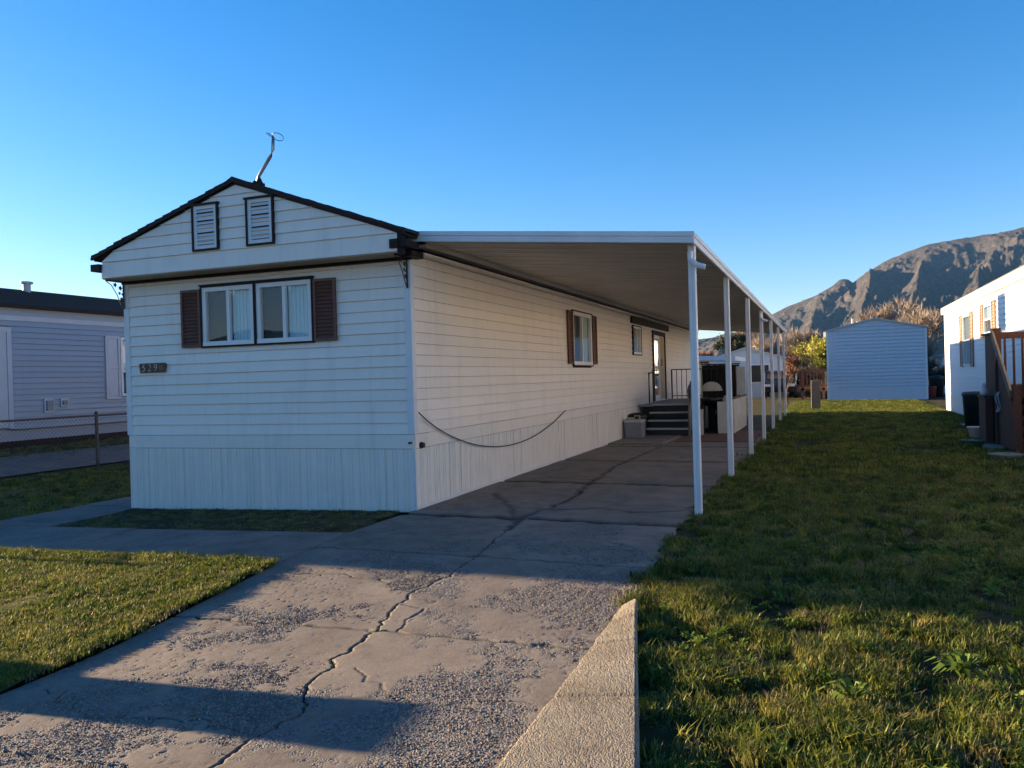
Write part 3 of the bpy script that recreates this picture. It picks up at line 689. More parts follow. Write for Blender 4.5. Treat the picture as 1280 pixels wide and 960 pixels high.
for y in (.19, 10.2):   # gutter spouts
    q = MB(); q.tube([(PX-.01, y-.045, 2.74), (PX-.01, y-.06, 2.66), (PX+.05, y-.065, 2.60), (PX+.14, y-.06, 2.57)], .030, 8); q.build('downspout', M['post'], cp)

# ------------------------------------------------------------------ porch
ph = thing('entry_porch', (.8, 13.5, 0), 'raised entry porch with dark steps and black railing under the carport', 'porch')
q = MB(); q.box(.06, 1.42, 12.1, 16.8, .68, .735); q.build('platform', M['greyplastic'], ph)
q = MB(); q.box(.08, 1.40, 12.35, 16.7, -.02, .68); q.build('base', M['black'], ph)
for k in range(4):
    y0 = 11.28+.26*k; zt = .185*(k+1)
    b = MB(); b.box(.40, 1.38, y0+.03, y0+.06, zt-.185, zt-.03); b.build('riser', M['black'], ph)
    b = MB(); b.box(.38, 1.40, y0-.01, y0+.28, zt-.03, zt); t = b.build('tread', M['greyplastic'], ph)
    b = MB(); b.box(.38, 1.40, y0-.022, y0-.008, zt-.034, zt+.004); b.build('nosing', M['ltgrey'], t)
b = MB(); b.ring2([(1.41, 11.2, .02), (1.41, 12.35, .62), (1.41, 12.75, 1.60), (1.41, 12.45, 1.62), (1.41, 11.2, .62)], [(1.45, 11.2, .02), (1.45, 12.35, .62), (1.45, 12.75, 1.60), (1.45, 12.45, 1.62), (1.45, 11.2, .62)]); b.build('stair_guard', M['wood_grey'], ph)
b = MB(); b.box(1.47, 1.72, 11.5, 11.54, 0, .62); b.build('side_panel', M['cream'], ph)
rl = MB(); rl.bar((.08, 16.7, 1.62), (1.45, 16.7, 1.62), .03); rl.bar((.08, 16.7, .82), (1.45, 16.7, .82), .025); rl = rl.build('railing', M['black'], ph)
for k in range(10): q = MB(); x = .1+.148*k; q.bar((x, 16.7, .74), (x, 16.7, 1.62), .018 if k else .04); q.build('baluster', M['black'], rl)
rl = MB(); rl.bar((.1, 13.2, .74), (.1, 13.2, 1.55), .03); rl.bar((.1, 13.75, .74), (.1, 13.75, 1.62), .03); rl.bar((.1, 13.2, 1.5), (.1, 13.75, 1.57), .025); rl.build('short_railing', M['black'], ph)
o = MB(); o.lathe((.75, 16.4, .735), [(.10, 0), (.13, .02), (.15, .25), (.12, .38), (.07, .46), (.07, .52)], 12); tag(o.build('plant_urn', M['greyplastic'], smooth=True), 'dark urn on the porch in front of the black railing', 'urn')

cl = thing('cooler_box', (.27, 10.5, 0), 'grey picnic cooler with tan lid on the concrete beside the steps', 'cooler')
z0 = .02
MB().ring2([(.09, 10.3, z0), (.47, 10.3, z0), (.47, 10.72, z0), (.09, 10.72, z0)], [(.075, 10.28, z0+.36), (.485, 10.28, z0+.36), (.485, 10.74, z0+.36), (.075, 10.74, z0+.36)]).build('body', M['greyplastic'], cl, bevel=.012)
MB().box(.07, .49, 10.27, 10.75, z0+.362, z0+.42).build('lid', M['ltgrey'], cl, bevel=.01)
q = MB(); q.tube([(.30, 10.4, z0+.42), (.30, 10.4, z0+.52), (.42, 10.4, z0+.52), (.42, 10.4, z0+.42)], .02, 6); q.build('handle', M['tan'], cl)
tag(MB().box(.10, .27, 10.36, 10.6, z0+.421, z0+.475).build('folded_cloth', M['tan'], bevel=.015), 'tan folded cloth lying on the grey cooler lid', 'cloth')
tb = MB(); tb.lathe((.22, 11.05, 0), [(.20, 0), (.24, .45), (.25, .48), (.22, .54), (.1, .58)], 18); tag(tb.build('round_bin', M['black'], smooth=True), 'round black bin behind the grey cooler', 'bin')
tag(slab('outdoor_rug', 1.35, 3.05, 9.5, 12.9, M['rug'], None, dz=.012, th=.02, n=6), 'red-brown outdoor rug on the ground beside the porch steps', 'rug')

# patio enclosure to the right of the porch
pe = thing('patio_screen', (2.4, 14, 0), 'low white panel wall with grey-green lattice screen behind the carport posts', 'screen wall')
for k in range(6):
    y = 12.0+k*.55; q = MB(); q.box(2.36, 2.39, y, y+.546, .0, .83)
    for j in range(4): q.box(2.39, 2.397, y+.02+j*.137, y+.09+j*.137, .02, .82)
    q.build('wall_panel', M['cream'], pe)
q = MB(); q.box(2.33, 2.42, 11.97, 15.33, .832, .87); q.build('cap_rail', M['wood_grey'], pe)
q = MB(); q.box(2.0, 2.36, 11.98, 12.01, 0, .78); q.build('end_panel', M['cream'], pe)
for k in range(7):
    y = 12.95+.33*k; q = MB(); q.box(2.365, 2.385, y, y+.325, .90, 1.64); q.build('lattice_board', mat('sage_grey_board', (.24, .24, .20), .8), pe)
bk = thing('wind_break', (1.9, 17.3, 0), 'dark brown board wind break closing the back of the patio', 'fence panel')
for k in range(13):
    x = .98+k*.085; q = MB(); q.box(x, x+.082, 16.9, 16.93, 0, 1.72+rnd.uniform(-.005, .005)); q.build('board', M['brown'], bk)
q = MB(); q.box(.96, 2.11, 16.86, 16.9, 1.725, 1.76); q.build('cap', M['brown'], bk)
# barbecue
bq = thing('barbecue_grill', (1.85, 13.0, 0), 'black barbecue grill with raised pale round lid under the carport', 'grill')
q = MB(); q.lathe((1.75, 13.0, .62), [(.05, 0), (.2, .03), (.28, .14), (.29, .22), (.28, .24)], 18); q.build('bowl', M['black'], bq, smooth=True)
q = MB(); n = 14; vs = []; fs = []
for i in range(7):
    a = math.pi/2*i/6
    for j in range(n): t = 2*math.pi*j/n; vs.append((1.72+.27*math.cos(a)*math.cos(t), 13.25-.05*math.sin(a)+.10*math.cos(a)*math.sin(t), 1.02+.27*math.sin(a)*.9))
for i in range(6):
    for j in range(n): fs.append((i*n+j, i*n+(j+1) % n, (i+1)*n+(j+1) % n, (i+1)*n+j))
q.add(vs, fs); q.build('lid', M['cream'], bq, smooth=True)
for dx, dy in ((-.2, -.15), (.2, -.15), (0, .22)): q = MB(); q.bar((1.75+dx, 13+dy, 0), (1.75+dx*.8, 13+dy*.8, .7), .025); q.build('leg', M['black'], bq)
q = MB(); q.box(2.02, 2.3, 12.8, 13.15, .80, .83); q.build('side_shelf', M['ltgrey'], bq)
cb = thing('storage_cabinet', (1.85, 14, 0), 'dark storage cabinet behind the barbecue grill', 'cabinet')
q = MB(); q.box(1.55, 2.1, 13.7, 14.2, .0, .75); q.build('carcass', M['brown'], cb)
for x in (1.56, 1.83): q = MB(); q.box(x, x+.255, 13.675, 13.699, .05, .72); dd = q.build('door', M['black'], cb); q = MB(); q.bar((x+.2, 13.66, .4), (x+.2, 13.66, .5), .012); q.build('handle', M['metal'], dd)
bm_ = thing('broom', (2.05, 13.9, 0), 'broom with pale handle leaning against the dark cabinet', 'broom')
q = MB(); q.tube([(2.10, 13.6, .25), (2.14, 13.65, 1.45)], .012, 6); q.build('handle', M['cream'], bm_)
q = MB(); q.ring2([(1.98, 13.58, .0), (2.2, 13.58, .0), (2.2, 13.64, .0), (1.98, 13.64, .0)], [(2.06, 13.59, .26), (2.14, 13.59, .26), (2.14, 13.63, .26), (2.06, 13.63, .26)]); q.build('bristles', M['tan'], bm_)
tl = thing('side_table', (2.15, 12.6, 0), 'small pale side table with jug near the white panel wall', 'table')
q = MB(); q.box(1.98, 2.28, 12.45, 12.75, .60, .63); q.build('tabletop', M['ltgrey'], tl)
for x in (2.0, 2.26):
    for y in (12.47, 12.73): q = MB(); q.bar((x, y, 0), (x, y, .6), .025); q.build('leg', M['ltgrey'], tl)
tag(MB().lathe((2.12, 12.6, .632), [(.06, 0), (.07, .02), (.07, .18), (.03, .24), (.03, .28)], 12).build('jug', M['ltgrey'], smooth=True), 'pale jug on the small side table', 'jug')

# ------------------------------------------------------------------ left neighbour
NX = -11.0
nb = thing('mobile_home', (-13.2, 7, .45), 'blue-grey neighbouring mobile home with dark roof behind the chain-link fence', 'mobile home')
WN = Wall((NX, 0, 0), (0, 1, 0), (1, 0, 0)); NY0, NY1 = -2.28, 17.5
core = MB(); core.box(NX-4.3, NX-.06, NY0+.02, NY1, .5, 3.1); core.build('inner_shell', M['nb_siding'], nb)
lap_wall(WN, nb, NY0, NY1, .74, 2.96, .117, M['nb_siding'], [(2.4, 3.5, .76, 2.82), (6.27, 7.3, 1.33, 2.72), (5.84, 6.26, 1.3, 2.75)], t=.028)
q = MB(); WN.box(q, NY0-.1, NY1, 2.96, 3.06, .0, .035); q.build('frieze_band', M['nb_trim'], nb)
q = MB(); WN.box(q, NY0-.1, NY1, 3.063, 3.26, .0, .012); WN.box(q, NY0-.1, NY1, 3.262, 3.30, .0, .10); q.build('eave_trim', M['nb_siding'], nb)
q = MB(); q.box(NX-4.25, NX-.08, NY0+.1, NY1-.1, .35, .74); q.build('skirt', M['brown'], nb)
q = MB(); e, rdg = NX+.16, NX-2.15
q.ring2([(e, NY0-.3, 3.28), (rdg, NY0-.3, 3.90), (2*rdg-e, NY0-.3, 3.28), (2*rdg-e, NY0-.3, 3.22), (e, NY0-.3, 3.22)], [(e, NY1+.3, 3.28), (rdg, NY1+.3, 3.90), (2*rdg-e, NY1+.3, 3.28), (2*rdg-e, NY1+.3, 3.22), (e, NY1+.3, 3.22)])
nroof = q.build('roof', M['shingle'], nb)
for k in range(14):
    a0, a1 = k/14, (k+1)/14+.01; q = MB(); x0, x1 = e+(rdg-e)*a0, e+(rdg-e)*min(1, a1); z0, z1 = 3.28+.62*a0, 3.28+.62*min(1, a1)
    A = [(x0, NY0-.3, z0), (x0, NY0-.3, z0+.02), (x1, NY0-.3, z1+.005), (x1, NY0-.3, z1)]; q.ring2(A, [(x_, NY1+.3, z_) for x_, _, z_ in A]); q.build('shingle_row', M['shingle'], nroof)
q = MB(); q.tube([(NX-1.9, 5.45, 3.7), (NX-1.9, 5.45, 4.02)], .09, 12); q.tube([(NX-1.9, 5.45, 4.02), (NX-1.9, 5.45, 4.07)], .14, 12); q.build('roof_vent', M['ltgrey'], nroof)
d = MB(); WN.box(d, 2.4, 2.5, .76, 2.82, 0, .04); WN.box(d, 3.42, 3.52, .76, 2.82, 0, .04); WN.box(d, 2.5, 3.42, 2.72, 2.82, 0, .04); dd = d.build('door', M['nb_trim'], nb)
d = MB(); WN.box(d, 2.5, 3.42, .78, 2.72, 0, .022); d.build('door_leaf', M['nb_trim'], dd)
d = MB(); d.tube([(NX+.02, 2.6, 1.7), (NX+.06, 2.6, 1.7)], .03, 8); d.build('handle', M['metal'], dd)
window(WN, nb, 6.28, 7.35, 1.34, 2.72, vertical=False, mull=.42, dark_left=True, out=.05)
shutter(WN, nb, 5.84, 6.26, 1.28, 2.74, M['nb_trim'], panels=True, fw_=.06)
shutter(WN, nb, 7.37, 7.79, 1.28, 2.74, M['nb_trim'], panels=True, fw_=.06)
for (y, z, w_, h) in ((4.22, 1.05, .24, .30), (4.62, 1.16, .2, .18)):
    q = MB(); WN.box(q, y, y+w_, z, z+h, .02, .05); f = q.build('outlet_cover', M['nb_trim'], nb); q = MB(); WN.box(q, y+.04, y+w_-.05, z+.04, z+h-.05, .051, .085); q.build('outlet_box', M['greyplastic'], f)
sheet('neighbour_driveway', np.arange(-10.2, -8.1, .3), np.arange(-8, 22, .5), M['walk'], -.035)

# chain link fence
fn = thing('chain_link_fence', (-8, 4, 0), 'grey chain-link fence between the blue-grey home and the lawn', 'fence')
fx = -8.0; fz = .08; ft = 1.03
fy0, fy1 = -2.75, 14.05
q = MB(); q.tube([(fx, fy0, ft), (fx, fy1, ft)], .021, 6); q.build('top_rail', M['fence'], fn)
y = fy0; fp = None
while y <= fy1+.1:
    if fp is None: q = MB(); q.tube([(fx, y, -.1), (fx, y, ft+.03)], .03, 8); q.lathe((fx, y, ft+.03), [(.034, 0), (.034, .02), (.012, .05)], 8); fp = q.build('post', M['fence'], fn)
    else: o = fp.copy(); C.objects.link(o); o.location.y = y-fy0
    y += 2.8
q = MB(); n = int((fy1-fy0)/.075)
for k in range(-12, n):
    for s in (1, -1):
        ya = fy0+k*.075; yb = ya+(ft-fz)
        a, b = (ya, yb); za, zb = (fz, ft) if s > 0 else (ft, fz)
        if a < fy0: za += (zb-za)*(fy0-a)/(b-a); a = fy0
        if b > fy1: zb = za+(zb-za)*(fy1-a)/(b-a); b = fy1
        if b-a > .02:
            r_ = .0016; x = fx+s*.003
            q.add([(x-r_, a, za-r_), (x+r_, a, za-r_), (x, a, za+r_), (x-r_, b, zb-r_), (x+r_, b, zb-r_), (x, b, zb+r_)], [(0, 1, 4, 3), (1, 2, 5, 4), (2, 0, 3, 5)])
q.build('chain_mesh', M['fence'], fn, kind='stuff')

# utility pedestal, out of frame to the left, whose shadow crosses the driveway
up = thing('utility_pedestal', (-3.6, -4.95, 0), 'grey metal utility pedestal on the left lawn', 'utility box')
zb = Tz(-3.6, -4.75)
MB().box(-3.75, -3.45, -5.24, -4.73, zb, zb+1.2).build('cabinet', M['ltgrey'], up, bevel=.01)
MB().box(-3.78, -3.42, -5.26, -4.71, zb+1.202, zb+1.24).build('cap', M['greyplastic'], up)

# ------------------------------------------------------------------ right white home
RXW = 8.36
rh = thing('mobile_home', (10.5, 16, 0), 'bright white mobile home at right with tan shutters, lit by the sun', 'mobile home')
WR = Wall((RXW, 0, 0), (0, 1, 0), (-1, 0, 0)); RY0, RY1 = -1.3, 23.1
core = MB(); core.box(RXW+.06, RXW+4.3, RY0+.02, RY1-.01, .0, 3.4); core.build('inner_shell', M['rh_siding'], rh)
lap_wall(WR, rh, RY0, RY1, .5, 3.24, .127, M['rh_siding'], [(17.75, 19.2, 1.47, 2.97), (14.55, 15.7, 2.25, 3.02)])
q = MB(); WR.box(q, RY0, RY1, -.02, .49, 0, .02); q.build('skirt', M['rh_siding'], rh)
q = MB(); WR.box(q, RY0-.1, RY1+.1, 3.25, 3.46, 0, .10); q.build('fascia', M['rh_siding'], rh)
q = MB(); WR.box(q, RY1-.08, RY1+.02, -.02, 3.24, .0, .022); q.build('corner_trim', M['rh_siding'], rh)
q = MB(); e, rdg = RXW-.14, RXW+2.15
q.ring2([(e, RY0-.2, 3.465), (rdg, RY0-.2, 3.95), (2*rdg-e, RY0-.2, 3.465), (2*rdg-e, RY0-.2, 3.42)], [(e, RY1+.15, 3.465), (rdg, RY1+.15, 3.95), (2*rdg-e, RY1+.15, 3.465), (2*rdg-e, RY1+.15, 3.42)]); q.build('roof', M['greyplastic'], rh)
window(WR, rh, 17.8, 19.15, 1.48, 2.96, vertical=False, mull=.5, dark_left=True, curtain='dim_curtain')  # lower half set dark to paint in the shadow crossing this window
M['tansh'] = mat('tan_brown_shutter', (.29, .21, .14), .6, .1)
for u in (17.35, 19.2): shutter(WR, rh, u, u+.42, 1.45, 3.0, M['tansh'], n=14)
window(WR, rh, 14.6, 15.65, 2.26, 3.02, vertical=False, mull=.5, dark_left=True, curtain='dim_curtain')
for u in (14.12, 15.7): shutter(WR, rh, u, u+.42, 2.2, 3.06, M['tansh'], n=10)
# deck and stairs in front of it
dk = thing('wooden_deck', (7.9, 9.6, 0), 'red-brown wooden deck with board siding and pale stair rail against the white home', 'deck')
DX = 7.45
for k in range(8):
    y = 9.0+k*.143; q = MB(); q.box(DX, DX+.022, y, y+.138, .0, 2.06); q.build('board', M['wood_red'], dk)
for k in range(6):
    x = DX+.03+k*.146; q = MB(); q.box(x, x+.141, 8.985, 9.007, .0, 1.1); q.build('board', M['wood_red'], dk)
q = MB(); q.box(DX-.06, DX+.09, 8.98, 10.18, 2.065, 2.10); q.build('cap', M['wood_grey'], dk)
q = MB(); q.box(DX-.05, DX+.06, 8.87, 8.98, 0, 2.16); q.build('post', M['wood_red'], dk)
q = MB(); q.box(DX-.05, DX+.06, 7.3, 7.41, 0, 1.12); q.build('post', M['wood_red'], dk)
q = MB(); q.box(8.22, 8.33, 8.87, 8.98, 0, 2.16); q.build('post', M['wood_red'], dk)
q = MB(); q.bar((DX-.075, 9.0, 2.10), (DX-.075, 7.42, .98), .035, .15); q.build('stair_rail', M['wood_pale'], dk)
q = MB(); q.bar((8.28, 9.0, 2.1), (8.28, 7.42, 1.0), .035, .14); q.build('stair_rail', M['wood_red'], dk)
q = MB(); q.bar((DX, 8.9, 2.02), (8.3, 8.9, 2.02), .05, .12); q.build('rail', M['wood_red'], dk)
for k in range(6): q = MB(); x = DX+.12+k*.14; q.bar((x, 8.9, 1.1), (x, 8.9, 1.97), .035); q.build('baluster', M['wood_red'], dk)
q = MB(); q.box(DX+.03, 8.33, 9.03, 10.14, 1.06, 1.10); q.build('floor', M['wood_red'], dk)
for k in range(6):
    q = MB(); y = 8.7-.27*k; z = .92-.184*k; q.box(DX+.03, 8.3, y-.02, y+.28, z-.04, z); q.build('tread', M['wood_red'], dk)
for k in range(11):
    y0 = 7.42+k*.143; zt = .98+(2.1-.98)*(y0+.07-7.42)/1.58-.16
    q = MB(); q.box(DX-.012, DX+.010, y0, y0+.138, .0, max(.12, min(zt-.22, 1.7))); q.build('board', M['wood_red'], dk)
q = MB(); q.box(DX-.17, DX-.02, 9.3, 10.05, .86, .90); q.build('shelf', M['wood_red'], dk)
q = MB(); q.box(DX-.15, DX-.02, 9.32, 10.03, .0, .86); q.build('shelf_box', M['wood_red'], dk)
orn = MB(); orn.lathe((DX-.10, 9.75, .902), [(.05, 0), (.07, .02), (.06, .1), (.025, .13), (.04, .17), (.03, .21), (.008, .24)], 12); tag(orn.build('garden_ornament', M['trim'], smooth=True), 'small white garden ornament on the red-brown deck shelf', 'ornament')
hr = thing('garden_hose', (7.3, 8.75, .7), 'coiled pale garden hose hanging on the deck boards', 'hose')
q = MB(); q.tube([(DX-.04-.02*math.sin(t*3), 8.75+.13*math.cos(t), .8+.18*math.sin(t)) for t in [k*.4 for k in range(40)]], .014, 5); q.build('coil', M['ltgrey'], hr)
br = MB(); br.lathe((7.85, 13.6, 0), [(.30, 0), (.34, .75), (.36, .78), (.36, .83), (.33, .86), (.12, .88)], 20); tag(br.build('rain_barrel', M['green'], smooth=True), 'dark green barrel on the grass beside the red-brown deck', 'barrel')
pt = MB(); pt.lathe((7.33, 10.55, 0), [(.11, 0), (.13, .04), (.17, .20), (.18, .21), (.18, .235), (.155, .235), (.14, .19)], 16); tag(pt.build('flower_pot', M['cream'], smooth=True), 'small white flower pot at the foot of the red-brown deck', 'pot')
tag(MB().tube([(8.02, 8.0, .62), (8.02, 8.0, .82)], [.09, .12], 12).build('red_planter', M['red']), 'red planter on the deck stairs', 'planter')
stone_label = ['pale flat stone in the grass beside the green barrel', 'flat paving stone nearest the white flower pot', 'long flat paving stone along the deck foot', 'flat paving stone at the right edge of the lawn by the stairs']
for (x, y, w_, l_), lab in zip(((7.75, 14.6, .25, .8), (7.12, 9.75, .34, .4), (7.25, 8.35, .25, .8), (7.2, 6.9, .42, .5)), stone_label):
    q = MB(); pts = [(x+w_*math.cos(a)*.5*rnd.uniform(.9, 1.1)*1.2, y+l_*math.sin(a)*.5*rnd.uniform(.9, 1.1)*1.2) for a in [2*math.pi*k/9 for k in range(9)]]
    q.ring2([(a, b, -.04) for a, b in pts], [(a, b, .03) for a, b in pts]); tag(q.build('paving_stone', M['stone'], bevel=.006), lab, 'stone', 'flat stones by the red-brown deck')

# ------------------------------------------------------------------ far single-wide end (pale blue)
sh = thing('mobile_home', (6.8, 38, 0), 'pale blue single-wide home end with gabled top across the far grass', 'mobile home')
SY = 34.64; SX0, SX1 = 4.62, 8.99
WSH = Wall((SX0, SY, 0), (1, 0, 0), (0, -1, 0))
q = MB(); q.box(SX0, SX1, SY+.001, SY+14, -.05, 3.36); q.ring2([(SX0, SY+.001, 3.36), (SX1, SY+.001, 3.36), (6.78, SY+.001, 3.86)], [(SX0, SY+14, 3.36), (SX1, SY+14, 3.36), (6.78, SY+14, 3.86)]); q.build('body', M['shed_siding'], sh)
z = .62; k = 0
while z < 3.8:
    w0 = 0 if z < 3.36 else (z-3.36)/.5*2.16; w1 = 4.37 if z < 3.36 else 4.37-(z-3.36)/.5*2.21
    if w1-w0 < .4: break
    zt_ = z+.17; t0 = 0 if zt_ < 3.36 else (zt_-3.36)/.5*2.16; t1 = 4.37 if zt_ < 3.36 else 4.37-(zt_-3.36)/.5*2.21
    if t1-t0 < .1: break
    board(WSH, sh, w0, w1, z, .17, M['shed_siding'], .045, 'siding_board', t0, t1); z += .17
q = MB(); WSH.box(q, 0, 4.37, -.05, .6, 0, .02); q.build('skirt', M['shed_siding'], sh)
q = MB()
q.ring2([(SX0-.15, SY-.12, 3.38), (6.78, SY-.12, 3.93), (SX1+.15, SY-.12, 3.38), (SX1+.15, SY-.12, 3.32), (6.78, SY-.12, 3.86), (SX0-.15, SY-.12, 3.32)], [(SX0-.15, SY+14, 3.38), (6.78, SY+14, 3.93), (SX1+.15, SY+14, 3.38), (SX1+.15, SY+14, 3.32), (6.78, SY+14, 3.86), (SX0-.15, SY+14, 3.32)]); q.build('roof', M['ltgrey'], sh)
q = MB(); q.box(SX0-.03, SX0+.06, SY-.035, SY+.06, -.02, 3.34); q.build('corner_trim', M['trim'], sh)
q = MB(); q.box(SX1-.06, SX1+.03, SY-.035, SY+.06, -.02, 3.34); q.build('corner_trim', M['trim'], sh)
for x, y in ((5.9, 38), (6.25, 41)): q = MB(); q.tube([(x, y, 3.5), (x, y, 4.12)], .05, 8); q.build('roof_vent', M['ltgrey'], sh)

tag(MB().ring2([(3.96, 24.9, -.05), (4.30, 24.9, -.05), (4.30, 25.2, -.05), (3.96, 25.2, -.05)], [(3.97, 24.92, 1.10), (4.29, 24.92, 1.12), (4.28, 25.18, 1.10), (3.98, 25.18, 1.07)]).build('wooden_post', M['wood_grey'], bevel=.015), 'thick weathered wooden post stump in the far grass', 'post')

def simple_house(name, x0, x1, y0, y1, h, rise, m, label, cat, roofm='ltgrey', wins=()):
    t = thing(name, ((x0+x1)/2, (y0+y1)/2, 0), label, cat)
    q = MB(); q.box(x0, x1, y0, y1, -.1, h); xm = (x0+x1)/2
    q.ring2([(x0, y0, h), (x1, y0, h), (xm, y0, h+rise)], [(x0, y1, h), (x1, y1, h), (xm, y1, h+rise)]); q.build('wall', m, t)
    q = MB(); q.ring2([(x0-.2, y0-.2, h), (xm, y0-.2, h+rise+.05), (x1+.2, y0-.2, h), (x1+.2, y0-.2, h-.08), (xm, y0-.2, h+rise-.05), (x0-.2, y0-.2, h-.08)], [(x0-.2, y1+.2, h), (xm, y1+.2, h+rise+.05), (x1+.2, y1+.2, h), (x1+.2, y1+.2, h-.08), (xm, y1+.2, h+rise-.05), (x0-.2, y1+.2, h-.08)]); q.build('roof', M[roofm], t)
    for (a, b, c, d) in wins:
        q = MB(); q.box(a, b, y0-.04, y0+.02, c, d); w = q.build('window', M['trim'], t); q = MB(); q.box(a+.08, b-.08, y0-.045, y0-.041, c+.08, d-.08); q.build('pane', M['room'], w)
    return t
simple_house('mobile_home', -1.9, 2.2, 42, 56, 2.3, .62, M['shed_siding'], 'pale blue gabled home seen far off between the carport posts', 'mobile home', 'ltgrey', [(-1.5, -.5, .8, 1.95), (.3, 1.5, .8, 1.95)])
pc = thing('porch_roof', (-1.6, 37, 0), 'pale blue flat porch roof on posts far behind the patio', 'porch roof')
q = MB(); q.ring2([(-3.6, 34, 2.22), (.3, 34, 2.08), (.3, 34, 2.30), (-3.6, 34, 2.48)], [(-3.6, 40, 2.22), (.3, 40, 2.08), (.3, 40, 2.30), (-3.6, 40, 2.48)]); q.build('roof', M['shed_siding'], pc)
for x in (-3.4, -1.6, .1):
    q = MB(); q.bar((x, 34.3, 0), (x, 34.3, 2.09), .12); q.build('post', M['trim'], pc)
simple_house('garden_shed', -3.4, -2.0, 44, 47, 1.75, .3, mat('sage_green_paint', (.20, .25, .22), .6), 'small sage green shed behind the porch roof far off', 'shed', 'greyplastic')
simple_house('garden_shed', 10.9, 12.8, 45, 48, 2.05, .35, M['trim'], 'small white shed between the pale blue home and the white home', 'shed', 'greyplastic')
simple_house('mobile_home', -34, -18, -42, -30, 3.2, 1.5, M['tan'], 'tan home across the street reflected in the front windows', 'mobile home', 'shingle')
simple_house('mobile_home', -13, 3, -42, -30, 3.2, 1.5, M['nb_siding'], 'blue-grey home across the street behind the photographer', 'mobile home', 'shingle')
# dark parked car and red fence by the far yard
pcx, pcy = 2.2, 40.0
car = thing('parked_car', (pcx, pcy, 0), 'dark parked car seen behind the last carport post', 'car')
q = MB(); prof = [(-2.1, .35), (-2.15, .7), (-2.0, .92), (-1.2, 1.0), (-.65, 1.48), (.7, 1.52), (1.35, 1.02), (2.05, .9), (2.2, .65), (2.1, .33)]
q.ring2([(pcx-.85, pcy+a, z) for a, z in prof], [(pcx+.85, pcy+a, z) for a, z in prof]); q.build('body', mat('dark_car_paint', (.02, .022, .03), .25, .05), car, bevel=.06)
for a, b in ((-.55, .05), (.12, .68)):
    for s in (-1, 1): q = MB(); x = pcx+s*.858; q.ring2([(x-.006, pcy+a-.3*(a < 0), 1.04), (x-.006, pcy+b, 1.04), (x-.006, pcy+b, 1.42), (x-.006, pcy+a, 1.42)], [(x+.006, pcy+a-.3*(a < 0), 1.04), (x+.006, pcy+b, 1.04), (x+.006, pcy+b, 1.42), (x+.006, pcy+a, 1.42)]); q.build('side_window', M['room'], car)
for a in (-1.35, 1.35):
    for s in (-1, 1):
        q = MB(); q.tube([(pcx+s*.72, pcy+a, .33), (pcx+s*.88, pcy+a, .33)], .33, 16); wl = q.build('wheel', M['black'], car); q = MB(); q.tube([(pcx+s*.87, pcy+a, .33), (pcx+s*.89, pcy+a, .33)], .2, 12); q.build('rim', M['metal'], wl)
for s in (-1, 1): q = MB(); q.box(pcx+s*.62-.16, pcx+s*.62+.16, pcy-2.19, pcy-2.10, .66, .80); q.build('headlight', M['trim'], car)
q = MB(); q.ring2([(pcx-.7, pcy-1.12, 1.06), (pcx+.7, pcy-1.12, 1.06), (pcx+.66, pcy-.70, 1.44), (pcx-.66, pcy-.70, 1.44)], [(pcx-.7, pcy-1.16, 1.08), (pcx+.7, pcy-1.16, 1.08), (pcx+.66, pcy-.74, 1.47), (pcx-.66, pcy-.74, 1.47)]); q.build('windscreen', M['room'], car)
rf = thing('red_deck_railing', (4, 36, 0), 'dark red wooden deck railing beside the pale blue home', 'railing')
for x in (3.35, 4.35): q = MB(); q.box(x, x+.12, 36, 36.12, 0, 1.55); q.build('post', M['wood_red'], rf)
for z in (.6, 1.4): q = MB(); q.box(3.2, 4.6, 36.02, 36.1, z, z+.14); q.build('rail', M['wood_red'], rf)
for k in range(8): q = MB(); x = 3.28+.16*k; q.box(x, x+.06, 36.04, 36.09, .74, 1.4); q.build('baluster', M['wood_red'], rf)
q = MB(); q.box(3.2, 4.6, 36, 38, .45, .58); q.build('floor', M['wood_red'], rf)
tag(MB().lathe((9.55, 36.2, 0), [(.3, 0), (.34, .9), (.36, .95), (.2, 1.05)], 14).build('bin', M['black'], smooth=True), 'black bin beside the right corner of the pale blue home', 'bin')
tag(MB().lathe((9.2, 35.4, 0), [(.22, 0), (.26, .5), (.27, .53), (.24, .55)], 14).build('bucket', M['red'], smooth=True), 'dark red bucket at the right corner of the pale blue home', 'bucket')

